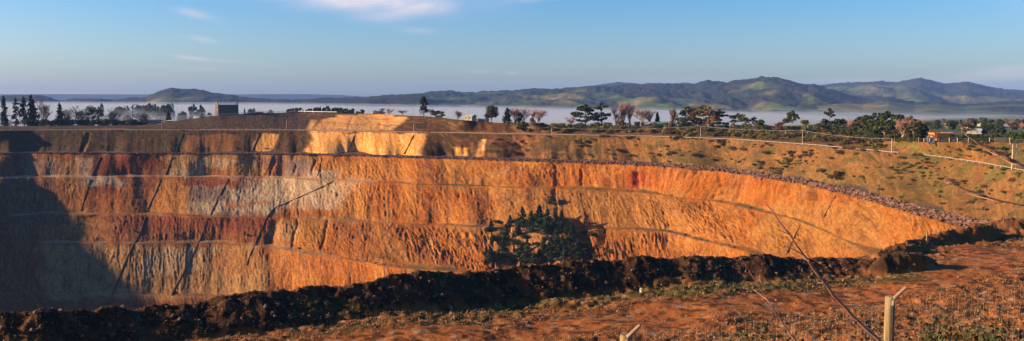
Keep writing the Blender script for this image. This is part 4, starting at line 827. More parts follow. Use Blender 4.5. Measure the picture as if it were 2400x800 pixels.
# young pines growing in the gully of the pit
for i, (px, py, top) in enumerate(sorted([(1150, 537, 514), (1195, 532, 500), (1224, 530, 490), (1246, 533, 500), (1264, 532, 484), (1285, 538, 496), (1300, 541, 498), (1316, 540, 500), (1332, 546, 508), (1280, 548, 512), (1185, 562, 528), (1180, 592, 550), (1148, 616, 584), (1235, 613, 563), (1222, 602, 570),
        (1262, 607, 575), (1290, 602, 560), (1302, 572, 535), (1319, 592, 550), (1322, 612, 575), (1352, 608, 560), (1360, 602, 572), (1292, 618, 590), (1251, 618, 590), (1380, 606, 573), (1200, 616, 590), (1394, 608, 588), (1170, 608, 580), (1340, 560, 520), (1215, 552, 520), (1306, 600, 566), (1275, 590, 556), (1335, 600, 565)])):
    p = wall_point(px, py); s = p[1] / F; H = max((py - top) * s, 4) * (0.85 + .4 * rng.random())
    plant_tree('young', (p[0], p[1], p[2] - .4), H, max(H * .72, 15 * s), nth(i + 1) + ' dark young pine from the left in the gully of the pit wall', 'young pines in the pit gully', i)
for i, px in enumerate(np.linspace(1145, 1425, 46)):
    py = [536, 600, 572, 612][i % 4] + rng.normal() * 6
    if px > 1330 and py < 545: py += 14
    p = wall_point(px, py); tag(put('undergrowth_bush', [DKP, DKQ][i % 2], None, loc=p - np.array([0, 0, .3]), rz=rng.random() * 6.28, scale=(3 + 3.4 * rng.random(), 4.6, 2.4 + 3.2 * rng.random())), nth(i + 1) + ' dark bush from the left in the undergrowth of the pine gully', 'shrub', 'undergrowth of the pine gully')
p = wall_point(1294, 478); plant_tree('bush', (p[0], p[1], p[2] - .5), 5.5, 7.5, 'single dark bush below the notch in the pit wall', None, 0)
# scattered shrubs on the grassy slope and the bank above the rail
SH = [mk_shrub(M_olive), mk_shrub(M_brownscrub, 280, 1.5), mk_shrub(M_leaf, 240, 1.2), mk_shrub(M_gorse, 240, 1.4)]
DK = [mk_shrub(M_brownscrub, 240, 1.6), mk_shrub(M_brownscrub, 260, 1.4), mk_shrub(M_olive, 240, 1.4)]
vr_ = np.where(np.array([names[i] == 'veg' for i in rid]))[0]; ur_ = np.where(np.array([names[i] == 'rim' for i in rid]))[0]
def on_wall(rows_, px): r = rng.choice(rows_); return G2[r, col_at(px)], r
n_ = 0
while n_ < 230:
    px = 1150 + 1240 * rng.random() ** 0.75; tr = rng.random() ** 1.3; r = vr_[int(tr * (len(vr_) - 3))]; p = G2[r, col_at(px)]
    if fbm(px / 90, tr * 3, seed=501) < 0.46 or fbm(px / 25., tr * 5, seed=502) < 0.42: continue
    me = SH[int(rng.choice([0, 1, 1, 2, 0, 3]))]; s = (1.0 + 1.9 * rng.random() ** 2) * (0.85 if px > 2000 else 1.2)
    o = put('shrub', me, None, loc=p - np.array([0, 0, .15]), rz=rng.random() * 6.28, scale=(s * 1.2, s * 1.2, s)); n_ += 1
    tag(o, 'one of the small shrubs scattered over the grassy slope above the rubble band', 'shrub', 'shrubs scattered over the grassy slope')
def patch(cx, cy, sx, sy, slant, n, label, group, ms, smin=1.0, smax=2.2):
    for _ in range(n):
        dy = rng.normal() * sy; p = wall_point(cx + rng.normal() * sx + dy * slant, cy + dy); s = smin + (smax - smin) * rng.random() ** 1.5
        tag(put('scrub_bush', ms[int(rng.integers(len(ms)))], None, loc=p - np.array([0, 0, .2]), rz=rng.random() * 6.28, scale=(s * 1.15, s * 1.15, s)), label, 'shrub', group)
patch(1205, 342, 22, 7, 0, 26, 'one of the dark bushes in the scrub patch above the middle of the rubble band', 'dark scrub patch on the brown slope', DK)
patch(1862, 378, 17, 17, -1.6, 46, 'one of the brown bushes in the slanting strip down the right-hand slope', 'slanting strip of brown scrub', DK)
patch(2150, 395, 45, 17, -0.8, 62, 'one of the brown bushes in the broad scrub patch on the right-hand slope', 'broad scrub patch on the right-hand slope', DK, .8, 1.7)
patch(2290, 355, 60, 9, 0.2, 34, 'one of the bushes on the green bank below the orange haul truck', 'bushes on the bank below the haul truck', [SH[1], SH[0], SH[2]], .9, 2.2)
n_ = 0
while n_ < 240:
    px = 1195 + 860 * rng.random(); r = ur_[int((0.05 + .85 * rng.random()) * (len(ur_) - 1))]
    if rng.random() > np.interp(px, [1195, 1300, 1700, 2050], [.5, .8, 1, .8]): continue
    p = G2[r, col_at(px)]; s = 1.6 + 2.9 * rng.random() ** 1.3; me = SH[int(rng.choice([0, 0, 1, 2, 3, 3]))]; n_ += 1
    tag(put('bank_bush', me, None, loc=p - np.array([0, 0, .2]), rz=rng.random() * 6.28, scale=(s * 1.2, s * 1.2, s)), 'one of the bushes crowding the bank between the white rail and the rim trees', 'shrub', 'bushes on the bank above the rail')
# weeds along the lower benches of the right half, and tussock tops on the left-hand slope
for k_, (ed, a0, a1, num, txt) in enumerate([(CB, 1300, 1900, 34, 'one of the low bushes along the narrow bench under the rubble band'), (DB, 1480, 1740, 34, 'one of the green bushes along the lowest bench right of the pine gully'), (EB, 760, 960, 18, 'one of the low bushes along the bench just above the berm')]):
    for _ in range(num):
        px = a0 + (a1 - a0) * rng.random(); p = ed[col_at(px)]; s = .5 + 1.3 * rng.random() ** 2; q = CEN - p[:2]; q /= np.linalg.norm(q)
        tag(put('bench_shrub', SH[int(rng.choice([0, 2, 3, 0]))], None, loc=(p[0] - q[0] * 2, p[1] - q[1] * 2, p[2]), rz=rng.random() * 6.28, scale=float(s)), txt, 'shrub', ['weedy upper bench', 'weedy lowest bench', 'weedy bench above the berm'][k_])
for (px, py, s, txt) in [(315, 545, 2.2, 'left one of the bushes on the red-brown face at the left'), (420, 553, 1.5, 'middle one of the bushes on the red-brown face at the left'), (580, 553, 2.0, 'right one of the bushes on the red-brown face at the left'), (507, 528, 1.3, 'small bush on the red-brown face just under its bench'), (700, 585, 2.0, 'dark bush at the foot of the narrow gully')]:
    tag(put('bush', SH[2], None, loc=wall_point(px, py) - np.array([0, 0, .2]), scale=float(s)), txt, 'shrub')
n_ = 0
while n_ < 60:
    px = 150 + 480 * rng.random(); r = vr_[int(rng.random() * (len(vr_) - 3))]; p = G2[r, col_at(px)]; s = .6 + .9 * rng.random() ** 2; n_ += 1
    tag(put('tussock', SH[int(rng.choice([0, 1, 3]))], None, loc=p - np.array([0, 0, .15]), rz=rng.random() * 6.28, scale=(s * 1.6, s * 1.6, s * .7)), 'one of the low tussocks on the brown slope below the left rail', 'shrub', 'tussocks on the left slope')
# ------------------------------------------------------------------ things built by people
M_white = mat_flat('white_paint', (0.66, 0.62, 0.54), 0.12, 1.0); M_rail = mat_flat('weathered_rail', (0.42, 0.37, 0.30), 0.35, 0.15); M_wood = mat_flat('weathered_timber', (0.36, 0.25, 0.14), 0.3, 3.0); M_pole = mat_flat('pole_timber', (0.42, 0.34, 0.24), 0.25, 1.0)
M_conc = mat_flat('old_concrete', (0.115, 0.085, 0.058), 0.35, 0.6); M_dark = mat_flat('dark_opening', (0.02, 0.02, 0.022), 0.2, 1.0); M_steel = mat_flat('pale_steel', (0.62, 0.60, 0.56), 0.15, 1.0, rough=.5)
M_cream = mat_flat('cream_wall', (0.34, 0.29, 0.21), 0.12, 1.0); M_greenroof = mat_flat('green_roof', (0.07, 0.16, 0.13), 0.2, 1.0); M_greyroof = mat_flat('grey_roof', (0.33, 0.33, 0.32), 0.2, 1.0); M_glass = mat_flat('window_glass', (0.05, 0.06, 0.07), 0.1, 1.0, rough=.15, spec=.6)
M_redroof = mat_flat('red_roof', (0.30, 0.09, 0.06), 0.2, 1.0); M_shed = mat_flat('dark_shed', (0.035, 0.04, 0.05), 0.2, 1.0); M_orange = mat_flat('orange_machine', (0.80, 0.24, 0.01), 0.15, 1.0, rough=.5, spec=.4); M_rubber = mat_flat('tyre', (0.03, 0.03, 0.03), 0.2, 2.0); M_ring = mat_flat('grey_ring', (0.36, 0.37, 0.34), 0.2, 1.0)
M_drain = mat_flat('drain_rock', (0.035, 0.024, 0.018), 0.5, 1.2); M_wire = mat_flat('galvanised_wire', (0.34, 0.30, 0.25), 0.1, 1.0, rough=.6)

# -- the old concrete pumphouse
c = RIM[col_at(533)]; Yp = c[1] + 14; X = (533 - CX) / F * Yp; zb = at_y(533, 273, Yp)[2]
ph = thing('pumphouse', 'roofless old concrete pumphouse with pointed gables on the far rim', 'building', (X, Yp, zb), math.radians(34))
L_, D_, Hw, Hg, tk = 17.6, 9.5, 10.6, 14.0, 0.6
def wall_with_holes(name, w, h, holes, parent, place, gable=None):
    """wall panel in x,z with real openings; place maps local to the building"""
    xs = sorted({-w / 2, w / 2, *[a for q in holes for a in (q[0], q[1])]}); zs = sorted({-1.5, h, *[a for q in holes for a in (q[2], q[3])]}); mb = MB()
    for x0, x1 in zip(xs[:-1], xs[1:]):
        for z0, z1 in zip(zs[:-1], zs[1:]):
            if not any(q[0] <= (x0 + x1) / 2 <= q[1] and q[2] <= (z0 + z1) / 2 <= q[3] for q in holes): mb.box(x0, x1, -tk / 2, tk / 2, z0, z1)
    if gable: mb.prism(gable, -tk / 2, tk / 2)
    o = mb.put(name, M_conc, parent); o.location = place[:3]; o.rotation_euler = (0, 0, place[3]); return o
wall_with_holes('long_wall', L_, Hw, [(4.2, 5.0, 3.2, 4.6)], ph, (0, -D_ / 2, 0, 0)); wall_with_holes('long_wall', L_, Hw, [(4.5, 5.6, 2.6, 5.2), (-3, -2, 3, 5.5)], ph, (0, D_ / 2, 0, 0))
for s in (-1, 1):
    g = wall_with_holes('gable_wall', D_ - .02 + tk, Hw, [(-2.6, -1.5, 0.6, 5.4), (1.5, 2.6, 0.6, 5.4), (-.7, .7, 7.4, 9.6)], ph, (s * (L_ / 2 + tk / 2 + .003), 0, 0, math.pi / 2), [(-D_ / 2 - .3, Hw), (D_ / 2 + .3, Hw), (D_ / 2 + .3, Hw + .5), (0.5, Hg), (-0.5, Hg), (-D_ / 2 - .3, Hw + .5)])
    MB().box(-.75, .75, -.42, .42, Hg, Hg + .4).put('coping', M_conc, g)
for k_, (yy_, zz_) in enumerate([(-D_ / 2, Hw + .22), (-D_ / 4, Hw + 1.75), (0, Hg - .3), (D_ / 4, Hw + 1.75), (D_ / 2, Hw + .22)]): MB().box(-L_ / 2, L_ / 2, yy_ - .17, yy_ + .17, zz_ - .2, zz_ + .2).put('roof_beam', M_steel, ph)
for k_ in range(5):
    x = -L_ / 2 + 2 + k_ * 3.4; MB().tube([(x, -D_ / 2, Hw + .25), (x, 0, Hg - .35), (x, D_ / 2, Hw + .25)], .13, 4).put('rafter', M_steel, ph)

# -- houses, sheds
def house(px, Y, w, d, h, rh, label, wall=M_cream, roof=M_greyroof, rz=0.0, py=None, cat='house', name='house', wins=2, group=None):
    X = (px - CX) / F * Y; z = ground_z(X, Y) if py is None else at_y(px, py, Y)[2]
    t = thing(name, label, cat, (X, Y, z), rz, group)
    MB().box(-w / 2, w / 2, -d / 2, d / 2, -1.0, h).put('wall', wall, t)
    e = .45; rf = MB().prism([(-d / 2 - e, h - .25), (0, h + rh), (d / 2 + e, h - .25), (d / 2 + e, h - .1), (0, h + rh + .18), (-d / 2 - e, h - .1)], -w / 2 - e, w / 2 + e).put('roof', roof, t); rf.rotation_euler = (0, 0, math.pi / 2)
    for s in (-1, 1):
        g = MB().prism([(-d / 2, h), (d / 2, h), (0, h + rh - .05)], -.08, .08).put('gable', wall, t); g.location = (s * (w / 2 - .1), 0, 0); g.rotation_euler = (0, 0, math.pi / 2)
    for k_ in range(wins):
        x = -w / 2 + (k_ + .7) * w / (wins + .4); f = MB().box(x - .75, x + .75, -d / 2 - .06, -d / 2, .95, h - .45).put('window', M_white, t); MB().box(x - .62, x + .62, -d / 2 - .075, -d / 2 - .06, 1.08, h - .58).put('pane', M_glass, f)
    if wins: f = MB().box(-d / 2 + 1, -d / 2 + 2, -.04, .04, 0, 2.1).put('door', M_white, t); f.location = (-w / 2 - .05, 0, 0); f.rotation_euler = (0, 0, math.pi / 2)
    return t
house(1101, RIM[col_at(1101)][1] + 16, 8.2, 6.0, 3.0, 1.4, 'pale cottage with a grey-green roof on the rim', rz=-.55, py=282)
house(1132, RIM[col_at(1132)][1] + 20, 8, 5, 1.8, .7, 'low outbuilding beside the pale cottage', rz=-.5, py=286, cat='shed', name='outbuilding', wins=1)
house(1512, RIM[col_at(1512)][1] + 20, 9, 6, 2.6, 1.2, 'low cream house partly hidden behind the rim bushes', rz=-.4, py=299)
house(1548, RIM[col_at(1548)][1] + 22, 10, 7, 2.8, 1.5, 'house with a dark green roof behind the rim bushes', roof=M_greenroof, wall=M_shed, rz=-.3, py=300)
house(362, RIM[col_at(362)][1] + 40, 13.5, 8, 4.2, .6, 'long dark shed with a flat roof on the left rim', wall=M_shed, roof=M_shed, py=293, rz=-.1, cat='shed', name='shed', wins=0)
house(2283, 640, 9, 6, 2.6, 1.3, 'pale house just above the tip of the near branch', wall=M_cream, roof=M_greyroof, rz=-.5); house(2318, 660, 15, 7, 2.6, 1.0, 'long pale building between the town trees', wall=M_cream, roof=M_greyroof, rz=.1, wins=4)
house(2219, 540, 6, 4, 2.6, .9, 'pale roofed house behind the orange haul truck', rz=.2, wall=M_cream, roof=M_greyroof)
for i, (px, Y, m_) in enumerate(sorted([(2262, 900, M_redroof), (2345, 860, M_greyroof), (2378, 900, M_redroof), (2225, 980, M_greyroof), (2300, 1050, M_redroof)], key=lambda q: q[0])):
    house(px, Y, 11, 7, 2.7, 1.6, nth(i + 1) + ' from the left of the small hazy houses of the town', wall=M_cream, roof=m_, rz=rng.random() * 2 - 1, group='hazy houses of the town')
TK = ['round', 'dense', 'bare', 'bush', 'bare', 'round', 'kanuka', 'dense']
for i in range(46):
    px = 2140 + 6.2 * (i + .9 * rng.random()); Y = 620 + 620 * rng.random(); X = (px - CX) / F * Y; H = 5 + 6 * rng.random()
    plant_tree(TK[i % 8], (X, Y, ground_z(X, Y) - .3), H, H * (.8 + .5 * rng.random()), nth(i + 1) + ' from the left of the hazy trees among the town houses', 'hazy trees of the town', i)
for (px, top, w, Y, kd, lb) in [(2305, 286, 22, 640, 'dense', 'left of two dark green rounded trees in the town'), (2322, 288, 22, 650, 'dense', 'right of two dark green rounded trees in the town'), (2345, 289, 24, 560, 'dense', 'dark green tree standing right of the pair in the town'), (2265, 289, 34, 600, 'kanuka', 'big ragged tree above the haul truck'), (2340, 277, 24, 900, 'round', 'hazy tall tree rising over the town')]:
    X = (px - CX) / F * Y; z = ground_z(X, Y); plant_tree(kd, (X, Y, z), at_y(px, top, Y)[2] - z, w * Y / F, lb)
for i in range(30):
    px = 2240 + 6.2 * (i + .9 * rng.random()); off = 30 + 70 * rng.random(); rim_tree('bush' if i % 3 else 'dense', px, 316 + 8 * rng.random() - max(0, (px - 2300) * .06), 30 + 14 * rng.random(), off, nth(i + 1) + ' from the left of the dark bushes massed on the far right', 'dark bushes massed on the far right', 0)

# -- hut on posts, timber screen
c = RIM[col_at(989)]; X, Y, z = c[0], c[1] + 2, c[2]
t = thing('lookout_hut', 'small white hut raised on posts beside the tall evergreen', 'hut', (X, Y, z)); MB().box(-1.9, 1.5, -1.2, 1.2, 1.8, 4.4).put('cabin', M_white, t); MB().box(-2.1, 1.7, -1.4, 1.4, 4.4, 4.6).put('roof', M_white, t); MB().box(.5, 1.3, -1.26, -1.2, 2.6, 3.6).put('window', M_glass, t)
for sx in (-1.7, 1.3):
    for sy in (-1, 1): MB().box(sx - .12, sx + .12, sy - .12, sy + .12, -1.2, 1.8).put('leg', M_white, t)
c = RIM[col_at(2346)]; Y = c[1] + 14; X = (2346 - CX) / F * Y
t = thing('timber_screen', 'pale board screen on the bank at the far right', 'screen', (X, Y, ground_z(X, Y)))
for k_ in range(9): MB().box(-2.6 + k_ * .58, -2.6 + k_ * .58 + .52, -.04, .04, 0, 2.4 + .08 * (k_ % 3)).put('board', M_wood, t)
for s in (-2.3, 0, 2.3): MB().box(s - .06, s + .06, .045, .16, -.5, 2.3).put('post', M_wood, t)

# -- orange haul truck and the upright steel ring
c = RIM[col_at(2210)]; Y = c[1] + 10; X = (2212 - CX) / F * Y; z = ground_z(X, Y)
t = thing('haul_truck', 'orange mine haul truck parked on the bank above the slope', 'truck', (X, Y, z), 0.12); t.scale = (1.12, 1.12, 1.12)
MB().box(-3.6, 4.0, -1.0, 1.0, 1.0, 1.7).put('chassis', M_orange, t)
b_ = MB().prism([(-5.2, 3.6), (-4.6, 2.3), (-1.0, 1.8), (1.2, 1.9), (1.6, 3.6), (3.9, 3.75), (3.9, 3.95), (1.2, 3.85), (-5.3, 3.95)], -1.9, 1.9).put('dump_body', M_orange, t)
for k_ in range(5): MB().box(-4.2 + k_ * 1.25, -4.2 + k_ * 1.25 + .18, -2.02, -1.9, 2.35, 3.7).put('rib', M_orange, b_)
cb_ = MB().box(1.9, 3.6, -1.7, .1, 1.75, 3.5).put('cab', M_orange, t); MB().box(2.1, 3.4, -1.76, -1.7, 2.5, 3.3).put('window', M_glass, cb_); MB().box(3.6, 3.66, -1.5, 0, 2.5, 3.3).put('windscreen', M_glass, cb_)
MB().box(3.95, 4.4, -1.7, 1.7, .9, 2.4).put('grille', M_steel, t); MB().box(1.8, 4.4, -2.0, -1.75, 1.7, 1.85).put('deck', M_orange, t)
for (x, ys) in ((-2.3, (-1.55, 1.55)), (2.9, (-1.6, 1.6))):
    for yw in ys:
        w_ = MB().tube([(x, yw - .45, 1.0), (x, yw + .45, 1.0)], 1.0, 16).put('wheel', M_rubber, t); MB().tube([(x, yw - .5, 1.0), (x, yw + .5, 1.0)], .48, 12).put('rim', M_steel, w_)
for s in (-1.2, 1.2): MB().box(4.4, 4.46, s - .2, s + .2, 1.3, 1.6).put('headlight', M_white, t)
X2 = (2182 - CX) / F * (Y - 4); z2 = ground_z(X2, Y - 4); rg_ = thing('steel_ring', 'big upright grey ring standing left of the orange haul truck', 'ring', (X2, Y - 4, z2))
def annulus(ro, ri, y0, y1, n=28, zc=0.0):
    a = np.arange(n) * 2 * math.pi / n; v = np.concatenate([np.column_stack([r * np.cos(a), np.full(n, y), zc + r * np.sin(a)]) for r, y in ((ro, y0), (ri, y0), (ri, y1), (ro, y1))])
    f = [(k_ * n + j, k_ * n + (j + 1) % n, ((k_ + 1) % 4) * n + (j + 1) % n, ((k_ + 1) % 4) * n + j) for k_ in range(4) for j in range(n)]; return MB().add(v, f)
annulus(1.9, 1.42, -.6, .6, zc=1.7).put('rim', M_ring, rg_); annulus(1.98, 1.905, -.45, .45, zc=1.7).put('tread', M_rubber, rg_)
for s in (-1, 1): MB().box(s * 1.1 - .3, s * 1.1 + .3, -.8, .8, -.4, .14).put('footing', M_conc, rg_)

# -- power poles
def pole(px, top, ring_, label, off=1.5, arm=True, thick=.16, group='power poles along the pit'):
    c = ring_[col_at(px)]; Y = c[1] + off; X = (px - CX) / F * Y; z = c[2] if ring_ is FEN else ground_z(X, Y); H = at_y(px, top, Y)[2] - z
    t = thing('power_pole', label, 'pole', (X, Y, z), 0, group); MB().tube([(0, 0, -1), (0, 0, H)], [thick * 1.2, thick], 7).put('pole', M_pole, t)
    if arm: MB().box(-.95, .95, -.09, .09, H - .55, H - .38).put('crossarm', M_pole, t); [MB().tube([(s, 0, H - .38), (s, 0, H - .15)], .06, 5).put('insulator', M_white, t) for s in (-.8, 0.45, .8)]
    return (X, Y, z + H - .2)
tops_ = {}
for px, top, ring_, lb, arm in [(27, 281, FEN, 'pale power pole at the far left end of the rail', True), (380, 277, FEN, 'power pole below the dark evergreen by the shed', False), (672, 281, FEN, 'thin power pole left of the orange scar', False), (970, 291, FEN, 'thin power pole at the right edge of the orange scar', False),
        (1293, 299, FEN, 'short power pole on the bank below the bare pinkish trees', False), (1642, 295, FEN, 'power pole below the mid-right clump of trees', False), (1881, 305, FEN, 'power pole with a crossarm below the thicket', True), (2091, 325, FEN, 'power pole left of the orange haul truck', False),
        (1044, 256, RIM, 'street pole left of the bare tree by the cottage', True), (1098, 258, RIM, 'thin street pole above the pale cottage', False), (1120, 268, RIM, 'short pole right of the pale cottage', False), (968, 254, RIM, 'thin leaning-lamp pole left of the white hut', True)]:
    tops_[px] = pole(px, top, ring_, lb, arm=arm)
t = thing('floodlight_pole', 'floodlight pole beside the wide bare tree on the left rim', 'pole', (RIM[col_at(278)][0], RIM[col_at(278)][1] + 30, RIM[col_at(278)][2] - 1)); Hf = at_y(278, 252, RIM[col_at(278)][1] + 30)[2] - RIM[col_at(278)][2] + 1
MB().tube([(0, 0, -1), (0, 0, Hf)], .16, 6).put('pole', M_shed, t); MB().box(-2.2, .4, -.12, .12, Hf - .3, Hf - .1).put('arm', M_shed, t); [MB().box(x - .3, x + .3, -.25, .1, Hf - .2, Hf + .3).put('lamp', M_shed, t) for x in (-2, -1.1, 0)]
t = thing('twin_pole', 'two-legged power pole with two crossbars at the right edge', 'pole', (0, 0, 0)); pa, pb = at_z(2368, 399, -25.0), at_z(2383.5, 400, -25.0); Hh = at_y(2372, 338, pa[1])[2] + 25
t.location = (pa + pb) / 2; dx = (pb[0] - pa[0]) / 2
for s in (-1, 1): MB().tube([(s * dx, 0, -1.5), (s * dx, 0, Hh)], .23, 7).put('pole', M_pole, t)
MB().box(-dx - .9, dx + .9, -.16, .16, Hh + .003, Hh + .38).put('crossbar', M_pole, t); MB().box(-dx - .4, dx + .4, -.34, -.235, Hh - 1.75, Hh - 1.45).put('crossbar', M_pole, t)
def wire_between(a, b, sag, label, r=.05):
    k_ = np.linspace(0, 1, 17)[:, None]; p = np.asarray(a) * (1 - k_) + np.asarray(b) * k_; p[:, 2] -= sag * 4 * (k_ * (1 - k_))[:, 0]; tag(MB().tube(p, r, 4).put('power_line', M_wire), label, 'wire')
wire_between(tops_[1642], tops_[1881], 1.0, 'overhead line from the mid-right pole to the crossarm pole'); wire_between(tops_[1881], tops_[2091], 1.0, 'overhead line from the crossarm pole to the pole by the haul truck')
wire_between(tops_[1293], tops_[1642], 1.6, 'overhead line along the bank above the white rail'); wire_between(tops_[1044], tops_[1098], .6, 'overhead line between the two street poles by the cottage')

# -- white rails along the pit road
post_me = MB().box(-.09, .09, -.09, .09, -.5, 1.0).mesh('post'); post_me.materials.append(M_rail)
def rail(line, label, name='guard_rail', step=6.0, h=.75, th=.08, mat=M_rail):
    d = np.concatenate([[0], np.cumsum(np.linalg.norm(np.diff(line, axis=0), axis=1))]); n = int(d[-1] / step); s = np.linspace(0, d[-1], n + 1)
    P = np.stack([np.interp(s, d, line[:, k_]) for k_ in range(3)], -1); t = thing(name, label, 'rail', P[0]); L0 = None
    for i in range(n):
        a, b = P[i] - P[0], P[i + 1] - P[0]; v = b - a; l = np.linalg.norm(v)
        if L0 is None: L0 = MB().box(0, 1, -.05, .05, -th, th).mesh('rail'); L0.materials.append(mat)
        o = put('rail', L0, None, t, loc=a + np.array([0, 0, h - .15 * rng.random() * (rng.random() < .3)])); o.rotation_euler = (0, -math.atan2(v[2], math.hypot(v[0], v[1])), math.atan2(v[1], v[0])); o.scale = (l * .985, 1, 1); put('post', post_me, None, t, loc=a + np.array([0, .16, 0]))
    put('post', post_me, None, t, loc=P[-1] - P[0] + np.array([0, .16, 0])); return t
def along(ring_, a, b, off=0.6, dz=0.0):
    l = ring_[col_at(a):col_at(b):3].copy(); q = CEN - l[:, :2]; q /= np.linalg.norm(q, axis=1)[:, None]; l[:, :2] -= q * off; l[:, 2] += dz; return l
rail(along(FEN, 50, 1000), 'long white rail along the road from the left rim to below the white hut'); rail(along(FEN, 1010, 2108), 'long white rail curving round the pit road to the right', th=.075); rail(along(FEN, 2150, 2480), 'white rail on the near right slope running off to the twin pole', step=5, th=.06)
rail(along(RIM, 345, 795, -0.5, .1), 'white rail climbing the mound past the pumphouse', step=6.5, h=.95, th=.17, mat=M_white)
rail(along(RIM, 245, 300, -6, -1.2), 'short white rail on the left rim left of the shed')
fp = MB().box(-.11, .11, -.11, .11, -.5, 1.7).mesh('post'); fp.materials.append(M_pole)
def post_fence(a, b, label, step=10.0, off=2.0):
    l = along(RIM, a, b, off); d = np.concatenate([[0], np.cumsum(np.linalg.norm(np.diff(l, axis=0), axis=1))]); n = int(d[-1] / step); s = np.linspace(0, d[-1], n + 1); P = np.stack([np.interp(s, d, l[:, k_]) for k_ in range(3)], -1)
    t = thing('post_fence', label, 'fence', P[0])
    for p in P: put('post', fp, None, t, loc=p - P[0], rz=rng.random(), scale=(1, 1, .85 + .3 * rng.random()))
    for z in (.5, 1.0, 1.4): MB().tube(P - P[0] + (0, -.12, z), .018, 3, False).put('wire', M_wire, t)
post_fence(1040, 1290, 'pale post and wire fence in front of the cottage', 8); post_fence(1300, 1940, 'post and wire fence along the top of the bushy bank', 14); post_fence(1945, 2170, 'post fence at the foot of the dark grove', 7); post_fence(2190, 2420, 'post and wire fence in front of the haul truck', 8); post_fence(960, 1010, 'short pale fence at the white hut', 4, .5)

# -- rock drains and pipes down the pit faces
def drape(pl, name, label, rad, mat, group, rough=.25, lift=.0):
    pts = []
    for (x0, y0), (x1, y1) in zip(pl[:-1], pl[1:]):
        m_ = max(2, int(math.hypot(x1 - x0, y1 - y0) / 6))
        for k_ in range(m_): pts.append(wall_point(x0 + (x1 - x0) * k_ / m_, y0 + (y1 - y0) * k_ / m_))
    pts.append(wall_point(*pl[-1])); pts = np.array(pts); kk = np.array([.25, .5, .25])
    for _ in range(2): pts[1:-1] = .25 * pts[:-2] + .5 * pts[1:-1] + .25 * pts[2:]
    pts += np.array([0, -.1, -.12 + lift]); r = rad * (1 + (rng.random(len(pts)) - .5) * 2 * rough)
    tag(MB().tube(pts, r, 6).put(name, mat, smooth=True), label, 'drain' if name == 'rock_drain' else 'pipe', group)
GD = 'rock drains down the pit wall'
for pl, lb in [([(430, 313), (412, 357)], 'dark rock drain down the brown slope below the shed'), ([(404, 368), (388, 411)], 'dark rock drain down the second face, left of the grey rock'), ([(378, 420), (345, 498)], 'dark rock drain down the ochre face left of the grey rock'), ([(342, 508), (330, 545), (300, 600), (264, 690)], 'long crooked rock drain at the lower left, the leftmost of two'),
        ([(609, 313), (590, 357)], 'dark rock drain beside the small orange scar'), ([(638, 368), (622, 411)], 'dark rock drain left of the grey-white rock'), ([(537, 420), (516, 455), (494, 504)], 'dark rock drain through the grey rock'), ([(488, 512), (470, 560), (440, 622), (402, 692)], 'long crooked rock drain at the lower left, the rightmost of two'),
        ([(832, 317), (815, 358)], 'dark rock drain down the large orange scar'), ([(970, 317), (948, 362)], 'dark rock drain at the right edge of the large orange scar'), ([(236, 370), (216, 412)], 'dark rock drain beside the pale patch at the left'), ([(212, 422), (190, 495)], 'dark rock drain at the edge of the shaded corner'), ([(755, 370), (744, 412)], 'short dark rock drain right of the grey-white rock')]:
    drape(pl, 'rock_drain', lb, .55, M_drain, GD)
drape([(782, 425), (745, 444), (690, 468), (645, 487), (628, 506), (610, 545), (586, 600), (577, 622)], 'drain_pipe', 'long black pipe bending down across the white rock', .34, M_drain, None, .05, .3)
drape([(1958, 458), (1926, 518)], 'drain_pipe', 'straight dark pipe down the sunlit right-hand face', .25, M_drain, None, .05, .2); drape([(1876, 528), (1842, 598)], 'drain_pipe', 'dark pipe down the lower right-hand face behind the twig', .25, M_drain, None, .05, .2)
# ------------------------------------------------------------------ near things: netting fence, saplings, flax
M_post = mat_flat('fence_post_wood', (0.22, 0.155, 0.075), 0.55, 40.0, grain=0.05); M_stem = mat_flat('sapling_bark', (0.30, 0.15, 0.10), 0.35, 9.0, rough=.6); M_stick = mat_flat('dead_stick', (0.30, 0.20, 0.12), 0.3, 5.0)
M_flax = mat_flat('flax_blade', (0.45, 0.22, 0.035), 0.4, 3.0, trans=.25); M_fern = leafmat('fern', (0.055, 0.06, 0.018))
A, B = np.array([1.6, 12.3]), np.array([6.06, 14.0]); dv_ = B - A; zt_ = -3.13
fence = thing('netting_fence', 'wire netting fence on round timber posts with angled arms', 'fence', (B[0], B[1], float(clear_z(np.array([B[0]]), np.array([B[1]]))[0])))
O = np.array(fence.location)
def fpt(t, z): p = A + dv_ * t; return np.array([p[0], p[1], z]) - O
for t, top in ((0, -3.30), (1, zt_), (2, -3.0), (-1, -3.4)):
    g = fpt(t, 0)[:2] + O[:2]; zg = float(clear_z(np.array([g[0]]), np.array([g[1]]))[0])
    m = 14; zsp = np.linspace(zg - .6, top, m); pts = np.array([fpt(t, z) for z in zsp]) + np.column_stack([rng.normal(size=(m, 2)) * .0015, np.zeros(m)])
    ps = MB().tube(pts, .076 + .003 * np.sin(np.arange(m) * 1.3), 20).put('post', M_post, fence, smooth=False)
    for f in ps.data.polygons: f.use_smooth = len(f.vertices) == 4
    b0 = fpt(t, top) + np.array([.008, -.092, -.13]); b1 = b0 + np.array([.012, -.01, .12]); b2_ = b1 + np.array([.17, -.02, .175])
    arm = MB().tube([b0, b0 * .4 + b1 * .6, b1, b1 * .5 + b2_ * .5, b2_], [.022, .026, .03, .028, .027], 8).put('arm', M_stick, fence)
for k_, z in enumerate((0.0, -.14, -.28, -.42, -.60, -.80, -1.05)):
    tt_ = np.linspace(-1, 2, 49); pts = np.array([fpt(t, np.interp(t, [-1, 0, 1, 2], [-3.4, -3.23, zt_, -3.0]) - .06 + z - .025 * math.sin(math.pi * (t % 1))) for t in tt_]); pts[:, 1] -= .085
    MB().tube(pts, .0007, 4, False).put('wire', M_wire, fence)
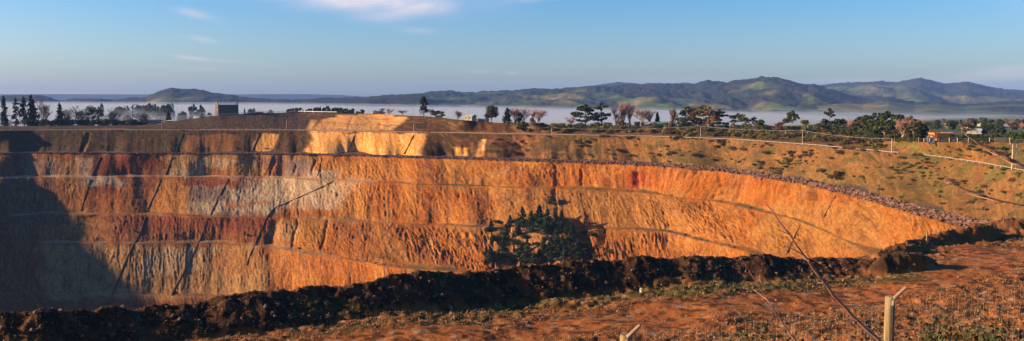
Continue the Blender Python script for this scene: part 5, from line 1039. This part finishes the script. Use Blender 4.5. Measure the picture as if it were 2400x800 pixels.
for k_ in range(92):
    t = -.75 + k_ * .0292; b_ = np.interp(t, [-1, 0, 1, 2], [-3.4, -3.23, zt_, -3.0]) - .06 - .025 * math.sin(math.pi * (t % 1))
    p0 = fpt(t, b_); p0[1] -= .088; MB().tube([p0, p0 - (0, 0, 1.05)], .0009, 4, False).put('stay', M_wire, fence)
def sapling(px, Y, w0, label, twigs, foot, name='bare_sapling', nb=0, mat=M_stem):
    """leaning stem through the given sight points down to the ground, with side twigs"""
    P = [at_y(x, y, Y + dy) for x, y, dy in px]; f = np.array([foot[0], foot[1], float(clear_z(np.array([foot[0]]), np.array([foot[1]]))[0]) - .1])
    k_ = np.linspace(0, 1, 7)[1:]; last = P[-1]; P = np.array(P + [last * (1 - t) + f * t + np.array([0, 0, .12 * math.sin(math.pi * t)]) for t in k_])
    r = np.interp(np.arange(len(P)), [0, len(px) - 1, len(P) - 1], [.0022, w0, w0 * 1.7]); t = thing(name, label, 'sapling', f)
    # finer, slightly crooked stem
    s = np.linspace(0, len(P) - 1, len(P) * 4); Q = np.stack([np.interp(s, range(len(P)), P[:, c_]) for c_ in range(3)], -1); Q += rng.normal(size=Q.shape) * .0028; st = MB().tube(Q - f, np.interp(s, range(len(P)), r) * (1 + .12 * (np.arange(len(s)) % 4 == 0)), 8).put('stem', mat, t, smooth=True)
    for pts, rr in twigs:
        T_ = np.array([at_y(x, y, Y + dy) for x, y, dy in pts]); MB().tube(T_ - f, np.linspace(rr, .0014, len(T_)), 5).put('twig', mat, t)
        for q in T_[1:]: MB().tube([q - f, q - f + (rng.normal() * .012, 0, .02 + .012 * rng.random())], [.004, .001], 5).put('bud', mat, t)
    return t
sapling([(1790, 470, -.4), (1812, 497, -.35), (1846, 545, -.3), (1880, 592, -.2), (1920, 648, -.1), (1955, 694, 0), (2000, 742, .1), (2066, 806, .15)], 7.0, .015, 'long bare sapling stem leaning across the pit wall towards the left', [([(1849, 549, -.3), (1838, 545, -.35), (1826, 538, -.4)], .004), ([(1868, 575, -.2), (1862, 568, -.2), (1850, 572, -.3)], .003), ([(1884, 598, -.2), (1862, 586, -.3), (1838, 577, -.4)], .005), ([(1896, 612, -.2), (1884, 606, -.1), (1876, 600, 0)], .004),
        ([(1924, 654, -.1), (1900, 646, -.2), (1880, 636, -.3)], .006), ([(1930, 662, -.1), (1918, 664, 0), (1910, 672, 0)], .003), ([(1998, 740, .1), (1988, 748, .2), (1985, 740, .3)], .003), ([(2012, 755, .1), (1996, 752, 0), (1984, 744, -.1)], .004)], (4.2, 7.6))
sapling([(1733, 600, -.3), (1748, 622, -.2), (1766, 652, -.1), (1790, 690, 0), (1812, 724, 0), (1840, 766, .1), (1868, 806, .1)], 8.0, .009, 'thin bare sapling stem left of the long leaning one', [([(1764, 648, -.1), (1756, 640, -.1), (1746, 638, -.2)], .004), ([(1778, 672, 0), (1784, 662, 0), (1780, 650, 0)], .004), ([(1798, 704, 0), (1780, 690, .1), (1762, 676, .2)], .004), ([(1806, 714, 0), (1790, 706, 0), (1776, 702, 0)], .003)], (3.3, 8.6))
sapling([(2264, 316, 0), (2282, 330, 0), (2310, 343, 0), (2340, 359, 0), (2372, 377, 0), (2410, 398, 0), (2520, 470, 0)], 6.0, .018, 'thick reddish branch reaching in from the right edge', [([(2350, 365, 0), (2330, 362, .1), (2312, 352, .2)], .005), ([(2392, 388, 0), (2370, 384, .2), (2346, 370, .3)], .006)], (5.4, 6.2), 'leaning_branch')
sapling([(2182, 376, 0), (2195, 392, 0), (2216, 416, 0), (2234, 431, 0), (2262, 444, 0), (2300, 458, 0), (2345, 472, 0), (2405, 482, 0), (2540, 520, 0)], 6.6, .007, 'thin dark twig hanging in from the right edge', [([(2330, 470, 0), (2296, 462, .2), (2262, 452, .3), (2243, 449, .3)], .004), ([(2355, 474, 0), (2330, 478, -.1), (2302, 486, -.2)], .0035), ([(2230, 428, 0), (2222, 430, .1), (2214, 426, .2)], .003), ([(2300, 458, 0), (2310, 448, .1), (2318, 440, .1)], .003), ([(2390, 480, 0), (2376, 492, .1), (2360, 505, .1), (2352, 520, .1)], .003)], (5.6, 6.8), 'hanging_twig')
# flax with yellowing blades at the lower right corner
Yf = 11.0; gx = (2420 - CX) / F * Yf; gz = float(clear_z(np.array([gx]), np.array([Yf]))[0])
fl = thing('flax_plant', 'yellowing flax blades arching in at the lower right corner', 'plant', (gx, Yf, gz))
for k_ in range(11):
    a = rng.normal() * .45 + (math.pi if k_ % 4 else 1.2); L_f = .8 + .75 * rng.random(); up = 1.02 + .28 * rng.random(); m = 11; t = np.linspace(0, 1, m)
    x = np.cos(a) * L_f * t ** 1.7; y = np.sin(a) * L_f * .4 * t ** 1.5; zc_ = up * (1 - (1 - t) ** 2.0) - .12 * rng.random() * t ** 3; w = .022 * np.sin(np.clip(t * .95 + .08, 0, 1) * math.pi) ** .6 + .002
    L1 = np.column_stack([x, y - w, zc_]); L2 = np.column_stack([x, y + w, zc_ + .006]); ms_ = np.column_stack([x, y, zc_ - .012])
    put('blade', mesh_np('blade', np.concatenate([L1, ms_, L2]), grid_faces(3, m), True), M_flax, fl)
def fern_bush(px, py, Y, H, label):
    X = (px - CX) / F * Y; z = float(clear_z(np.array([X]), np.array([Y]))[0]); t = thing('fern_shrub', label, 'shrub', (X, Y, z)); top = at_y(px, py, Y)[2] - z
    for k_ in range(9):
        a = k_ * .7; q = np.array([math.cos(a) * .35, math.sin(a) * .35, top * (.8 + .2 * rng.random())]); MB().tube([(0, 0, 0), q * (.4, .4, .7), q], [.012, .008, .003], 5).put('stem', M_stem, t)
        m = 60; u = rng.random((m, 1)) ** .6; P = q * (.5 + .55 * u) + rng.normal(size=(m, 3)) * (.09, .09, .05); put('foliage', leaf_mesh('foliage', P, .032, M_fern), None, t)
fern_bush(2262, 768, 11.5, 1, 'small fern-like shrub in front of the netting at the lower right'); fern_bush(2350, 785, 12.2, 1, 'second fern-like shrub beside the flax at the lower right'); fern_bush(1815, 790, 12.6, 1, 'low leafy shrub at the bottom behind the thin sapling')
for i, (x0, y0, x1, y1) in enumerate([(2295, 747, 2325, 758), (2290, 772, 2330, 777), (2245, 766, 2300, 770), (2285, 798, 2340, 780), (2345, 762, 2366, 775), (2195, 800, 2215, 790)]):
    Yk = 12.6 + .2 * i; a, b = at_y(x0, y0, Yk), at_y(x1, y1, Yk + .3); o_ = [a]; m_ = (a + b) / 2 + (0, 0, .03)
    tag(MB().tube([a, m_, b + (b - a) * .15], [.012, .010, .004], 6).put('dead_stick', M_stick), ['upper left', 'long pale', 'low left', 'bottom slanting', 'reddish right', 'bottom left'][i] + ' dead stick caught in the brush at the lower right corner', 'stick', 'dead sticks at the lower right')
# sapling with pale leaves on the berm
p = clear_pt(902, 652); H = 60 * p[1] / F
t = thing('leafy_sapling', 'thin sapling with sparse pale leaves on the crest of the berm', 'sapling', p); st = [(0, 0, -.1), (-.03, 0, .5 * H), (-.12, 0, .8 * H), (-.2, 0, H)]
MB().tube(st, [.025, .02, .014, .006], 6).put('stem', M_bark, t)
for k_ in range(9):
    a = rng.random() * 6.28; b0 = np.array([-.06 * k_ / 4, 0, (.42 + .055 * k_) * H]); q = b0 + np.array([math.cos(a) * .75, math.sin(a) * .4, .18 + .2 * rng.random()]) * (.7 + .6 * rng.random()); MB().tube([b0, q], [.01, .004], 4).put('branch', M_bark, t); put('foliage', leaf_mesh('foliage', q + rng.normal(size=(22, 3)) * .11, .05, M_gorse), None, t)
# small timber marker posts by the far track
for i, (px, py, h) in enumerate([(2172, 568, 1.25), (2178, 566, 1.1), (2198, 560, .8)]):
    p = clear_pt(px, py); tag(MB().tube([(0, 0, -.2), (0, 0, h)], .07 if i < 2 else .03, 7).put('marker_post', M_post, loc=p), ['tall pale marker post beside the far end of the track', 'pale marker post just right of the tall one by the track', 'thin stake by the far end of the track'][i], 'post')
p = clear_pt(1503, 685); v = ICO_V * (.16, .12, .26) * (1 + (rng.random((12, 1)) - .5) * .4); tag(put('pale_rock', mesh_np('pale_rock', v, ICO_F, False), mat_flat('pale_rock', (.62, .48, .26), .2, 3.0), loc=p + (0, 0, .15)), 'small upright pale rock on the grass below the berm', 'rock')
